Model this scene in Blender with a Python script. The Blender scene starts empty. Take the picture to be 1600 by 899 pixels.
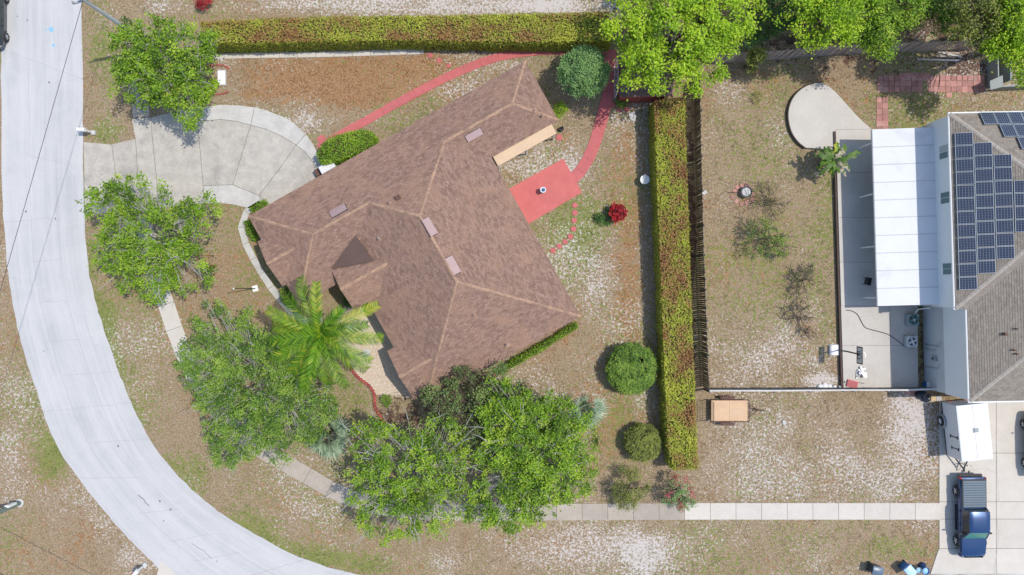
import bpy, bmesh, math, random
import numpy as np
from mathutils import Vector, Matrix

# ------------------------------------------------------------------ camera, sky, sun, exposure
SC = bpy.context.scene
COL = SC.collection
CAM_H = 55.0            # drone height above the lawn in metres
PPM = 22.0              # photo pixels per metre on the ground
SUN_EL, SUN_AZ = 66.0, 9.5

cam = bpy.data.cameras.new('camera'); camo = bpy.data.objects.new('camera', cam); COL.objects.link(camo)
camo.location = (0, 0, CAM_H); camo.rotation_euler = (0, 0, 0)
cam.sensor_width = 36.0; cam.lens = 36.0 * CAM_H / (1600 / PPM); cam.clip_end = 2000; cam.clip_start = 0.5
SC.camera = camo

world = bpy.data.worlds.new('World'); SC.world = world; world.use_nodes = True
wn = world.node_tree.nodes; wl = world.node_tree.links
sky = wn.new('ShaderNodeTexSky'); sky.sky_type = 'NISHITA'; sky.sun_disc = False
sky.sun_elevation = math.radians(SUN_EL); sky.sun_rotation = math.radians(90 - SUN_AZ)
wl.new(sky.outputs[0], wn['Background'].inputs[0]); wn['Background'].inputs[1].default_value = 0.15

sl = bpy.data.lights.new('sun', 'SUN'); sl.energy = 2.6; sl.angle = math.radians(0.6); sl.color = (1.0, 0.94, 0.855)
so = bpy.data.objects.new('sun', sl); COL.objects.link(so)
S = Vector((math.cos(math.radians(SUN_EL)) * math.cos(math.radians(SUN_AZ)),
            math.cos(math.radians(SUN_EL)) * math.sin(math.radians(SUN_AZ)), math.sin(math.radians(SUN_EL))))
so.rotation_euler = S.to_track_quat('Z', 'Y').to_euler(); so.location = S * 80

vs = SC.view_settings
vs.view_transform = 'Standard'; vs.look = 'None'; vs.gamma = 1; vs.exposure = 0.40; vs.use_curve_mapping = False
SC.cycles.max_bounces = 6; SC.cycles.transparent_max_bounces = 8

R = random.Random(11)
NR = np.random.default_rng(7)

def W(px, py, h=0.0):
    """survey point: a place seen at this photo pixel, standing h metres above the lawn"""
    k = (1 - h / CAM_H) / PPM
    return Vector(((px - 800) * k, (449.5 - py) * k, h))
def W2(px, py, h=0.0):
    v = W(px, py, h); return (v.x, v.y)
def on_plane(px, py, p0, n):
    o = Vector((0, 0, CAM_H)); d = W(px, py, 0) - o
    return o + d * ((p0 - o).dot(n) / d.dot(n))

# ------------------------------------------------------------------ materials
MATS = {}
def _mix(nt, f, a, b, blend='MIX'):
    m = nt.nodes.new('ShaderNodeMix'); m.data_type = 'RGBA'; m.blend_type = blend
    for s, v in ((m.inputs[0], f), (m.inputs[6], a), (m.inputs[7], b)):
        if hasattr(v, 'links'): nt.links.new(v, s)
        elif isinstance(v, (int, float)): s.default_value = v
        else: s.default_value = (*v[:3], 1)
    return m.outputs[2]
def _math(nt, op, a, b=0.0, c=None, clamp=False):
    m = nt.nodes.new('ShaderNodeMath'); m.operation = op; m.use_clamp = clamp
    for i, v in enumerate((a, b, c)):
        if v is None: continue
        if hasattr(v, 'links'): nt.links.new(v, m.inputs[i])
        else: m.inputs[i].default_value = v
    return m.outputs[0]
def _noise(nt, vec, scale, detail=4, rough=0.6, dist=0.0):
    n = nt.nodes.new('ShaderNodeTexNoise'); n.inputs['Scale'].default_value = scale
    n.inputs['Detail'].default_value = detail; n.inputs['Roughness'].default_value = rough
    n.inputs['Distortion'].default_value = dist
    nt.links.new(vec, n.inputs['Vector']); return n.outputs['Fac']
def _ramp(nt, f, lo, hi):
    m = nt.nodes.new('ShaderNodeMapRange'); m.interpolation_type = 'SMOOTHSTEP'
    m.inputs[1].default_value = lo; m.inputs[2].default_value = hi
    nt.links.new(f, m.inputs[0]); return m.outputs[0]
def _attr(nt, name):
    a = nt.nodes.new('ShaderNodeAttribute'); a.attribute_name = name; return a
def _bump(nt, h, strength, dist=0.02):
    b = nt.nodes.new('ShaderNodeBump'); b.inputs['Strength'].default_value = strength; b.inputs['Distance'].default_value = dist
    nt.links.new(h, b.inputs['Height']); return b.outputs[0]
def newmat(name):
    m = bpy.data.materials.new(name); m.use_nodes = True; MATS[name] = m
    nt = m.node_tree; return m, nt, nt.nodes['Principled BSDF']
def pos(nt): return nt.nodes.new('ShaderNodeNewGeometry').outputs['Position']
def objco(nt): return nt.nodes.new('ShaderNodeTexCoord').outputs['Object']

def mat(name, c, c2=None, scale=2.0, fine=14.0, rough=0.85, bump=0.15, metal=0.0, spec=0.3, local=False, stain=None, stain_amt=0.35, rnd=0.0):
    """one surface: two tones by a coarse and a fine noise, optional stain colour in blotches"""
    if name in MATS: return MATS[name]
    m, nt, b = newmat(name)
    v = objco(nt) if local else pos(nt)
    c2 = c2 or tuple(x * 0.8 for x in c)
    n1 = _ramp(nt, _noise(nt, v, scale, 5, 0.65), 0.3, 0.7); n2 = _ramp(nt, _noise(nt, v, fine, 3, 0.7), 0.3, 0.7)
    f = _math(nt, 'ADD', _math(nt, 'MULTIPLY', n1, 0.6), _math(nt, 'MULTIPLY', n2, 0.4))
    col = _mix(nt, f, c2, c)
    if stain:
        s = _ramp(nt, _noise(nt, v, scale * 0.45, 6, 0.7, 0.6), 0.5, 0.72)
        col = _mix(nt, _math(nt, 'MULTIPLY', s, stain_amt), col, stain)
    if rnd:
        oi = nt.nodes.new('ShaderNodeObjectInfo')
        k = _math(nt, 'ADD', _math(nt, 'MULTIPLY', oi.outputs['Random'], rnd), 1 - rnd * 0.6)
        g = nt.nodes.new('ShaderNodeCombineColor')
        for i in range(3): nt.links.new(k, g.inputs[i])
        col = _mix(nt, 1.0, col, g.outputs[0], 'MULTIPLY')
    nt.links.new(col, b.inputs['Base Color'])
    b.inputs['Roughness'].default_value = rough; b.inputs['Metallic'].default_value = metal
    b.inputs['Specular IOR Level'].default_value = spec
    if bump: nt.links.new(_bump(nt, n2, bump), b.inputs['Normal'])
    return m
def plain(name, c, rough=0.5, metal=0.0, spec=0.5, coat=0.0):
    if name in MATS: return MATS[name]
    m, nt, b = newmat(name)
    n = _noise(nt, objco(nt), 6.0, 3)
    col = _mix(nt, n, tuple(x * 0.85 for x in c), tuple(min(1, x * 1.12) for x in c))
    nt.links.new(col, b.inputs['Base Color'])
    b.inputs['Roughness'].default_value = rough; b.inputs['Metallic'].default_value = metal
    b.inputs['Specular IOR Level'].default_value = spec; b.inputs['Coat Weight'].default_value = coat
    b.inputs['Coat Roughness'].default_value = 0.08
    return m
def leafmat(name, stops, transl=0.35, rough=0.55):
    """leaf colour picked per leaf by its own tint value"""
    m, nt, b = newmat(name)
    r = nt.nodes.new('ShaderNodeValToRGB'); el = r.color_ramp.elements
    for i, (p, c) in enumerate(stops):
        e = el[i] if i < 2 else el.new(p)
        e.position = p; e.color = (*c, 1)
    nt.links.new(_attr(nt, 'tint').outputs['Fac'], r.inputs[0])
    nt.links.new(r.outputs[0], b.inputs['Base Color'])
    b.inputs['Roughness'].default_value = rough; b.inputs['Specular IOR Level'].default_value = 0.35
    t = nt.nodes.new('ShaderNodeBsdfTranslucent')
    nt.links.new(_mix(nt, 1.0, r.outputs[0], (1.0, 1.0, 0.55), 'MULTIPLY'), t.inputs[0])
    x = nt.nodes.new('ShaderNodeMixShader'); x.inputs[0].default_value = transl
    nt.links.new(b.outputs[0], x.inputs[1]); nt.links.new(t.outputs[0], x.inputs[2])
    nt.links.new(x.outputs[0], nt.nodes['Material Output'].inputs[0])
    return m

# ------------------------------------------------------------------ mesh building
class MB:
    def __init__(s): s.v = []; s.f = []; s.uv = None
    def add(s, vs, fs):
        o = len(s.v); s.v.extend([tuple(p) for p in vs]); s.f.extend([tuple(i + o for i in f) for f in fs]); return s
    def box(s, c, d, rz=0.0):
        ca, sa = math.cos(rz), math.sin(rz); vs = []
        for z in (-.5, .5):
            for x, y in ((-.5, -.5), (.5, -.5), (.5, .5), (-.5, .5)):
                X, Y = x * d[0], y * d[1]
                vs.append((c[0] + X * ca - Y * sa, c[1] + X * sa + Y * ca, c[2] + z * d[2]))
        return s.add(vs, [(3, 2, 1, 0), (4, 5, 6, 7), (0, 1, 5, 4), (1, 2, 6, 5), (2, 3, 7, 6), (3, 0, 4, 7)])
    def prism(s, poly, z0, z1):
        a = sum(poly[i][0] * poly[(i + 1) % len(poly)][1] - poly[(i + 1) % len(poly)][0] * poly[i][1] for i in range(len(poly)))
        if a < 0: poly = list(reversed(poly))
        n = len(poly)
        vs = [(p[0], p[1], z0) for p in poly] + [(p[0], p[1], z1) for p in poly]
        return s.add(vs, [tuple(range(n - 1, -1, -1)), tuple(range(n, 2 * n))] + [(i, (i + 1) % n, n + (i + 1) % n, n + i) for i in range(n)])
    def hexa(s, b, t):
        return s.add(list(b) + list(t), [(3, 2, 1, 0), (4, 5, 6, 7), (0, 1, 5, 4), (1, 2, 6, 5), (2, 3, 7, 6), (3, 0, 4, 7)])
    def poly(s, pts): return s.add(pts, [tuple(range(len(pts)))])
    def tube(s, pts, rad, n=8, cap=True):
        pts = [Vector(p) for p in pts]
        if not hasattr(rad, '__len__'): rad = [rad] * len(pts)
        vs = []; up = Vector((0.31, 0.17, 0.93))
        for i, p in enumerate(pts):
            d = (pts[min(i + 1, len(pts) - 1)] - pts[max(i - 1, 0)])
            d = d.normalized() if d.length > 1e-9 else Vector((0, 0, 1))
            a = d.cross(up)
            if a.length < 0.05: a = d.cross(Vector((1, 0, 0)))
            a.normalize(); b = d.cross(a)
            for k in range(n):
                t = 2 * math.pi * k / n
                vs.append(p + (a * math.cos(t) + b * math.sin(t)) * rad[i])
        fs = [(i * n + k, i * n + (k + 1) % n, (i + 1) * n + (k + 1) % n, (i + 1) * n + k) for i in range(len(pts) - 1) for k in range(n)]
        if cap: fs += [tuple(range(n - 1, -1, -1)), tuple((len(pts) - 1) * n + k for k in range(n))]
        return s.add(vs, fs)
    def lathe(s, prof, c, n=20, axis='z'):
        vs = []
        for r, z in prof:
            for k in range(n):
                t = 2 * math.pi * k / n
                if axis == 'z': vs.append((c[0] + r * math.cos(t), c[1] + r * math.sin(t), c[2] + z))
                else: vs.append((c[0] + z, c[1] + r * math.cos(t), c[2] + r * math.sin(t)))
        m = len(prof)
        fs = [(i * n + k, i * n + (k + 1) % n, (i + 1) * n + (k + 1) % n, (i + 1) * n + k) for i in range(m - 1) for k in range(n)]
        fs += [tuple(range(n - 1, -1, -1)), tuple((m - 1) * n + k for k in range(n))]
        return s.add(vs, fs)
    def loft(s, secs):
        """secs: list of rings, all of one length"""
        n = len(secs[0]); vs = [p for r in secs for p in r]
        fs = [(i * n + k, i * n + (k + 1) % n, (i + 1) * n + (k + 1) % n, (i + 1) * n + k) for i in range(len(secs) - 1) for k in range(n)]
        fs += [tuple(range(n - 1, -1, -1)), tuple((len(secs) - 1) * n + k for k in range(n))]
        return s.add(vs, fs)

def raw_mesh(name, V, F, tint=None, material=None):
    """fast mesh from arrays, all faces the same corner count"""
    me = bpy.data.meshes.new(name); V = np.asarray(V, np.float32); F = np.asarray(F, np.int32)
    n, k = F.shape
    me.vertices.add(len(V)); me.vertices.foreach_set('co', V.ravel())
    me.loops.add(n * k); me.loops.foreach_set('vertex_index', F.ravel())
    me.polygons.add(n); me.polygons.foreach_set('loop_start', np.arange(0, n * k, k, dtype=np.int32))
    me.update(calc_edges=True)
    if tint is not None:
        a = me.attributes.new('tint', 'FLOAT', 'FACE'); a.data.foreach_set('value', np.asarray(tint, np.float32))
    if material: me.materials.append(material)
    return me

def put(name, mb, material, parent=None, smooth=None, origin=None, kind=None, bevel=0.0):
    """link the shape as one mesh; shapes given in world metres move into the parent's frame"""
    base = ORG.get(parent.name, Vector((0, 0, 0))) if parent else Vector((0, 0, 0))
    sh = Vector(origin) if origin is not None else base
    me = bpy.data.meshes.new(name)
    me.from_pydata([(p[0] - sh.x, p[1] - sh.y, p[2] - sh.z) for p in mb.v], [], mb.f)
    bm = bmesh.new(); bm.from_mesh(me)
    bmesh.ops.recalc_face_normals(bm, faces=bm.faces)
    if bevel: bmesh.ops.bevel(bm, geom=[e for e in bm.edges if e.is_manifold and e.calc_face_angle(0) > 0.6], offset=bevel, segments=2, affect='EDGES', clamp_overlap=True)
    bm.to_mesh(me); bm.free()
    if smooth: me.shade_smooth(); me.set_sharp_from_angle(angle=math.radians(smooth))
    me.materials.append(material)
    o = bpy.data.objects.new(name, me); COL.objects.link(o)
    if parent:
        o.parent = parent
        o.location = sh - base
        ORG[o.name] = sh
    else:
        o.location = sh; ORG[o.name] = sh
    if kind: o['kind'] = kind
    return o
def link(name, me, parent=None, loc=(0, 0, 0), rot=(0, 0, 0), kind=None):
    o = bpy.data.objects.new(name, me); COL.objects.link(o)
    o.location = loc; o.rotation_euler = rot
    if parent: o.parent = parent
    if kind: o['kind'] = kind
    return o
ORG = {}
def tag(o, label, cat, group=None):
    o['label'] = label; o['category'] = cat
    if group: o['group'] = group
    return o
def thing(name, label, cat, loc=(0, 0, 0), group=None, rot=0.0):
    """an Empty at the thing's base. Unrotated things take parts in world metres, rotated ones in their own frame"""
    o = bpy.data.objects.new(name, None); COL.objects.link(o)
    o.location = loc; o.rotation_euler = (0, 0, rot); o.empty_display_size = 0.3
    ORG[o.name] = Vector((0, 0, 0)) if rot is None else Vector(loc)
    return tag(o, label, cat, group)
def local_thing(name, label, cat, loc, rot=0.0, group=None):
    o = thing(name, label, cat, loc, group, rot); ORG[o.name] = Vector((0, 0, 0)); return o
def structure(o): o['kind'] = 'structure'; return o
def s_empty(name):
    o = bpy.data.objects.new(name, None); COL.objects.link(o); ORG[o.name] = Vector((0, 0, 0)); return structure(o)

def inset(poly, d):
    n = len(poly)
    a = sum(poly[i][0] * poly[(i + 1) % n][1] - poly[(i + 1) % n][0] * poly[i][1] for i in range(n))
    if a < 0: poly = list(reversed(poly))
    out = []
    for i in range(n):
        p0, p1, p2 = Vector(poly[i - 1][:2]), Vector(poly[i][:2]), Vector(poly[(i + 1) % n][:2])
        e1 = (p1 - p0); e2 = (p2 - p1)
        if e1.length < 1e-6 or e2.length < 1e-6: out.append(tuple(p1)); continue
        e1.normalize(); e2.normalize()
        n1 = Vector((-e1.y, e1.x)); n2 = Vector((-e2.y, e2.x)); m = n1 + n2
        if m.length < 0.2: out.append(tuple(p1 + n1 * d)); continue
        m.normalize(); out.append(tuple(p1 + m * (d / max(0.4, m.dot(n1)))))
    return out
def smooth_line(pts, k=6):
    out = []
    for i in range(len(pts) - 1):
        p0, p1, p2, p3 = [Vector(pts[max(0, min(len(pts) - 1, j))]) for j in (i - 1, i, i + 1, i + 2)]
        for t in np.linspace(0, 1, k, endpoint=False):
            out.append(tuple(0.5 * ((2 * p1) + (p2 - p0) * t + (2 * p0 - 5 * p1 + 4 * p2 - p3) * t * t + (3 * p1 - p0 - 3 * p2 + p3) * t ** 3)))
    out.append(tuple(pts[-1])); return out
PAVED = []
def px_poly(pts, h=0.0): return [W2(x, y, h) for x, y in pts]
def inside(poly, X, Y):
    r = np.zeros(X.shape, bool); n = len(poly)
    for i in range(n):
        x1, y1 = poly[i][:2]; x2, y2 = poly[(i + 1) % n][:2]
        if y1 == y2: continue
        c = ((y1 > Y) != (y2 > Y)) & (X < (x2 - x1) * (Y - y1) / (y2 - y1) + x1)
        r ^= c
    return r
def vnoise(X, Y, scale, seed):
    g = np.random.default_rng(seed).random((256, 256))
    x = X * scale + 1000.37; y = Y * scale + 1000.71
    i = np.floor(x).astype(int); j = np.floor(y).astype(int); fx = x - i; fy = y - j
    fx = fx * fx * (3 - 2 * fx); fy = fy * fy * (3 - 2 * fy)
    G = lambda a, b: g[a % 256, b % 256]
    return (G(i, j) * (1 - fx) + G(i + 1, j) * fx) * (1 - fy) + (G(i, j + 1) * (1 - fx) + G(i + 1, j + 1) * fx) * fy
def slab(parent, name, pts, z0, z1, material, gap=0.012, pave=True):
    p = inset(pts, gap) if gap else list(pts)
    if pave: PAVED.append(list(pts))
    return put(name, MB().prism(p, z0, z1), material, parent)
def strip_poly(center, width):
    L, Rr = [], []
    for i, p in enumerate(center):
        a = Vector(center[max(0, i - 1)][:2]); b = Vector(center[min(len(center) - 1, i + 1)][:2])
        d = (b - a).normalized(); n = Vector((-d.y, d.x)); c = Vector(p[:2])
        L.append(tuple(c + n * width / 2)); Rr.append(tuple(c - n * width / 2))
    return L, Rr
def resample(pts, step):
    P = [Vector(p[:2]) for p in pts]; out = [P[0]]; need = step
    for a, b in zip(P[:-1], P[1:]):
        L = (b - a).length; t = need
        while t <= L:
            out.append(a + (b - a) * (t / L)); t += step
        need = t - L
    if (P[-1] - out[-1]).length > 0.35 * step: out.append(P[-1])
    return [tuple(p) for p in out]

# ------------------------------------------------------------------ surfaces
M_road, nt, b = newmat('road_surface')
lv = _attr(nt, 'lane').outputs['Vector']; mp = nt.nodes.new('ShaderNodeMapping'); mp.inputs['Scale'].default_value = (0.06, 1.5, 1); nt.links.new(lv, mp.inputs[0])
P = pos(nt); streak = _ramp(nt, _noise(nt, mp.outputs[0], 1.0, 6, 0.7, 0.15), 0.3, 0.7); blot = _ramp(nt, _noise(nt, P, 0.35, 6, 0.7, 0.6), 0.35, 0.68); grit = _noise(nt, P, 11, 4, 0.75)
col = _mix(nt, streak, (0.425, 0.43, 0.43), (0.545, 0.54, 0.532)); col = _mix(nt, _math(nt, 'MULTIPLY', blot, 0.5), col, (0.58, 0.57, 0.555))
col = _mix(nt, _math(nt, 'MULTIPLY', _ramp(nt, grit, 0.3, 0.7), 0.28), col, (0.38, 0.38, 0.38))
nt.links.new(col, b.inputs['Base Color']); b.inputs['Roughness'].default_value = 0.92; b.inputs['Specular IOR Level'].default_value = 0.2
nt.links.new(_bump(nt, grit, 0.15), b.inputs['Normal'])
M_conc = mat('driveway_concrete', (0.52, 0.48, 0.42), (0.36, 0.335, 0.295), 1.3, 9, 0.9, 0.1, stain=(0.29, 0.275, 0.25), stain_amt=0.7, rnd=0.10)
M_band = mat('border_concrete', (0.56, 0.54, 0.50), (0.42, 0.405, 0.37), 1.3, 9, 0.9, 0.1, stain=(0.40, 0.385, 0.36), stain_amt=0.5, rnd=0.08)
M_walk = mat('sidewalk_concrete', (0.60, 0.555, 0.49), (0.53, 0.49, 0.43), 1.0, 8, 0.9, 0.1, rnd=0.08)
M_walk_old = mat('weathered_concrete', (0.45, 0.395, 0.335), (0.36, 0.315, 0.265), 1.2, 8, 0.9, 0.1, stain=(0.30, 0.27, 0.23), rnd=0.14)
M_patio = mat('patio_concrete', (0.56, 0.525, 0.47), (0.47, 0.44, 0.395), 0.7, 8, 0.9, 0.08, stain=(0.40, 0.37, 0.33), stain_amt=0.4, rnd=0.06)
M_joint = mat('joint_dirt', (0.20, 0.17, 0.12), (0.13, 0.12, 0.09), 2, 20, 1, 0.3)
M_red = mat('red_painted_concrete', (0.60, 0.165, 0.15), (0.50, 0.13, 0.12), 1.1, 9, 0.8, 0.08, stain=(0.42, 0.13, 0.12), stain_amt=0.5, rnd=0.10)
M_redpath = mat('red_path_concrete', (0.55, 0.155, 0.15), (0.45, 0.12, 0.12), 1.6, 12, 0.85, 0.12, stain=(0.36, 0.13, 0.12), stain_amt=0.6, rnd=0.05)
M_paver = mat('faded_red_paver', (0.50, 0.26, 0.225), (0.38, 0.19, 0.165), 2.0, 14, 0.9, 0.15, stain=(0.50, 0.40, 0.35), stain_amt=.5, rnd=0.4)
M_brick = mat('edging_brick', (0.42, 0.10, 0.085), (0.30, 0.075, 0.065), 3.0, 20, 0.9, 0.2, rnd=0.4)
M_bluepaint = mat('blue_marking_paint', (0.16, 0.44, 0.72), (0.32, 0.50, 0.62), 3, 12, 0.9, 0.0)
M_tar = mat('tar_filled_crack', (0.20, 0.205, 0.21), (0.12, 0.12, 0.125), 3, 12, 0.9, 0.0)
M_fadetar = mat('hairline_crack', (0.40, 0.405, 0.41), (0.33, 0.335, 0.34), 3, 12, 0.9, 0.0)
M_pebble = mat('river_pebble', (0.58, 0.47, 0.36), (0.42, 0.33, 0.25), 9, 30, 0.9, 0.1)
M_soil = mat('bare_soil', (0.17, 0.105, 0.07), (0.11, 0.075, 0.05), 2, 12, 1, 0.4)
M_stone = mat('pale_stone', (0.56, 0.55, 0.53), (0.44, 0.44, 0.43), 3, 14, 0.9, 0.2)

# ------------------------------------------------------------------ street
inner = smooth_line([(127, -300), (128, 0), (130, 190), (131, 300), (133, 360), (140, 430), (155, 490), (175, 550), (193, 600), (215, 650), (250, 710),
                     (300, 765), (350, 805), (400, 835), (450, 862), (500, 882), (580, 901), (760, 918), (1000, 915), (1250, 905), (1460, 898), (1600, 897), (2200, 893)], 5)
outer = smooth_line([(0, -300), (2, 0), (2, 120), (4, 300), (8, 370), (15, 440), (25, 500), (40, 560), (57, 610), (75, 665), (100, 715),
                     (140, 770), (190, 830), (230, 870), (262, 901), (330, 950), (480, 1010), (700, 1045), (1000, 1050), (1250, 1040), (1460, 1032), (1600, 1030), (2200, 1026)], 5)
wob = lambda i: R.uniform(-0.035, 0.035)
I2 = [tuple(Vector(W2(*p)) + Vector((wob(0), wob(0)))) for p in inner]; O2 = [tuple(Vector(W2(*p)) + Vector((wob(0), wob(0)))) for p in outer]
mb = MB(); n = len(I2)
mb.add([(p[0], p[1], 0.03) for p in O2] + [(p[0], p[1], 0.03) for p in I2] + [(p[0], p[1], -0.1) for p in O2] + [(p[0], p[1], -0.1) for p in I2],
       [(i, n + i, n + i + 1, i + 1) for i in range(n - 1)] + [(i, i + 1, 2 * n + i + 1, 2 * n + i) for i in range(n - 1)] +
       [(n + i, 3 * n + i, 3 * n + i + 1, n + i + 1) for i in range(n - 1)])
street = structure(put('street', mb, M_road)); PAVED.append(O2 + I2[::-1])
ln = np.concatenate([[0], np.cumsum([(Vector(I2[i + 1]) - Vector(I2[i])).length for i in range(n - 1)])])
lane = street.data.attributes.new('lane', 'FLOAT_VECTOR', 'POINT')
lane.data.foreach_set('vector', np.stack([np.tile(ln, 4), np.tile(np.repeat([0.0, 6.0], n), 2), np.zeros(4 * n)], -1).astype(np.float32).ravel())
def ribbon(pts, w, z=0.036):
    L, Q = strip_poly(pts, w); m = MB(); k = len(L)
    return m.add([(p[0], p[1], z) for p in L] + [(p[0], p[1], z) for p in Q], [(i, k + i, k + i + 1, i + 1) for i in range(k - 1)])
def wander(pts, amp, step=0.25):
    out = []
    for p in resample(pts, step): out.append((p[0] + R.gauss(0, amp), p[1] + R.gauss(0, amp)))
    return out
def across(t): return [tuple(Vector(O2[i]).lerp(Vector(I2[i]), t)) for i in range(n)]
for t, a, b in ((0.34, 8, 78), (0.67, 12, 80), (0.82, 30, 70)):
    put('crack', ribbon(wander(across(t)[a:b], 0.012), 0.022), M_fadetar, street)
for k in range(8, 84, 5):
    t0, t1 = R.choice(((0, 1), (0.0, 0.6), (0.35, 1.0), (0.3, 0.7)))
    p, q = Vector(O2[k]).lerp(Vector(I2[k]), t0), Vector(O2[k]).lerp(Vector(I2[k]), t1)
    put('crack', ribbon(wander([tuple(p), tuple(q)], 0.018), 0.02, 0.0375), M_fadetar, street)
put('crack', ribbon(wander([W2(217, 773), W2(233, 791)], 0.02), 0.05, 0.039), M_tar, street)
put('crack', ribbon(wander([W2(300, 850), W2(318, 860), W2(330, 872)], 0.04), 0.028, 0.039), M_tar, street)
for x, y, r in ((80, 46, 0.19), (84, 71, 0.13), (72, 47, 0.08)):
    c = W2(x, y)
    put('paint_mark', MB().poly([(c[0] + r * R.uniform(.6, 1.15) * math.cos(a), c[1] + 1.25 * r * R.uniform(.6, 1.15) * math.sin(a), 0.035) for a in np.linspace(0, 2 * math.pi, 15)[:-1]]), M_bluepaint, street)
for x, y in ((28, 26), (43, 32), (77, 129), (41, 331), (69, 549), (339, 877), (256, 814), (185, 697), (250, 783), (267, 796), (87, 342)):
    c = W2(x, y); r = R.uniform(0.04, 0.09)
    put('tar_spot', MB().poly([(c[0] + r * R.uniform(.5, 1.2) * math.cos(a), c[1] + r * R.uniform(.5, 1.2) * math.sin(a), 0.0355) for a in np.linspace(0, 2 * math.pi, 9)[:-1]]), M_tar, street)

# ------------------------------------------------------------------ circular driveway
drive = s_empty('driveway')
def px_slab(parent, name, pts, material, z1=0.05, gap=0.016): return slab(parent, name, px_poly(pts), -0.06, z1, material, gap)
for pts in ([(131, 222), (175, 226), (180, 262), (188, 332), (133, 337)],
            [(175, 226), (182, 224), (212, 217), (214, 240), (218, 330), (188, 332), (180, 262)],
            [(212, 217), (206, 186), (236, 184), (238, 210), (246, 290), (248, 326), (218, 330), (214, 240)],
            [(236, 184), (260, 178), (290, 190), (309, 190), (318, 291), (320, 318), (248, 326), (246, 290), (238, 210)],
            [(309, 190), (345, 187), (370, 190), (392, 196), (364, 289), (335, 290), (318, 291)],
            [(392, 196), (415, 202), (440, 213), (463, 227), (438, 263), (405, 306), (388, 299), (364, 289)],
            [(463, 227), (477, 238), (487, 250), (496, 275), (520, 290), (440, 340), (413, 320), (405, 306), (438, 263)]):
    px_slab(drive, 'slab', pts, M_conc)
for pts in ([(260, 178), (290, 171), (319, 167), (312, 190), (290, 190)],
            [(319, 167), (345, 164), (375, 165), (398, 168), (392, 196), (370, 190), (345, 187), (309, 190)],
            [(398, 168), (415, 172), (430, 178), (446, 184), (460, 193), (478, 210), (463, 227), (440, 213), (415, 202), (392, 196)],
            [(478, 210), (490, 226), (498, 244), (504, 262), (507, 282), (496, 275), (487, 250), (477, 238), (463, 227)],
            [(318, 291), (335, 290), (364, 289), (388, 299), (405, 306), (413, 320), (400, 328), (385, 325), (365, 320), (345, 318), (320, 318)]):
    px_slab(drive, 'border_slab', pts, M_band)
put('joint_bed', MB().prism(px_poly([(131, 224), (175, 228), (212, 219), (208, 188), (260, 180), (319, 169), (375, 167), (430, 180), (476, 211), (496, 244), (502, 264), (500, 280), (440, 335), (400, 326), (345, 316), (248, 324), (133, 335)]), -0.08, 0.036), M_joint, drive)

fd = s_empty('far_apron')
px_slab(fd, 'slab', [(252, 876), (264, 886), (290, 912), (330, 960), (250, 960), (243, 905)], M_walk, 0.045)

# ------------------------------------------------------------------ sidewalks
def walk(parent, name, center, width, step, mats, z1=0.05, gap=0.014, jit=0.0):
    c = resample(center, step); L, Q = strip_poly(c, width)
    for i in range(len(c) - 1):
        z = z1 + R.uniform(-jit, jit)
        slab(parent, name, [L[i], L[i + 1], Q[i + 1], Q[i]], -0.06, z, mats(c[i]) if callable(mats) else mats, gap)
side = s_empty('sidewalk')
cl = smooth_line([(1470, 799), (1300, 799), (1100, 799), (900, 800), (760, 801), (640, 798), (570, 786), (520, 766), (480, 743), (430, 715), (385, 688), (345, 648), (310, 598), (283, 542), (262, 482), (245, 432), (230, 372), (224, 330)], 8)
walk(side, 'slab', [W2(*p) for p in cl], 1.2, 1.82, lambda c: M_walk if (c[0] > 12.4 or (c[0] < -22 and c[1] < 2)) else M_walk_old, jit=0.006)
L, Q = strip_poly([W2(*p) for p in cl], 1.12)
put('joint_bed', MB().prism(L + Q[::-1], -0.08, 0.034), M_joint, side)
spur = s_empty('sidewalk_spur')
walk(spur, 'slab', [W2(*p) for p in [(221, 184), (219, 150), (217, 112)]], 1.2, 1.6, M_walk_old)
hw = s_empty('house_walk')
walk(hw, 'slab', [W2(*p) for p in smooth_line([(408, 318), (392, 325), (381, 338), (377, 355), (383, 378), (398, 408), (418, 441), (440, 470), (470, 500), (505, 500)], 6)], 0.5, 1.2, M_band)
hs = s_empty('hedge_walk')
walk(hs, 'slab', [W2(*p) for p in smooth_line([(322, 89), (400, 87), (480, 86), (560, 84), (620, 82), (662, 81)], 4)], 0.40, 1.3, M_walk)

# ------------------------------------------------------------------ neighbour's driveway and patio
nd = s_empty('neighbour_driveway')
xs = [1467, 1556, 1648, 1760]; ys = [626, 708, 784, 811, 857, 897]
for i in range(3):
    for j in range(5):
        x0, x1 = xs[i], xs[i + 1]; y0, y1 = ys[j], ys[j + 1]
        if i == 0 and j == 4: pts = [(1467, 857), (x1, 857), (x1, 897), (1453, 897), (1466, 858)]
        else: pts = [(x0, y0), (x1, y0), (x1, y1), (x0, y1)]
        px_slab(nd, 'slab', pts, M_walk)
put('joint_bed', MB().prism(px_poly([(1468, 628), (1758, 628), (1758, 896), (1456, 896), (1468, 858)]), -0.08, 0.036), M_joint, nd)
for pts in ([(1556, 690), (1557, 735), (1560, 775), (1558, 784)], [(1556, 811), (1560, 840), (1556, 870), (1552, 897)], [(1500, 738), (1530, 732), (1556, 736)]):
    put('crack', ribbon(wander([W2(*p) for p in pts], 0.015), 0.02, 0.0545), M_fadetar, nd)

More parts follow.
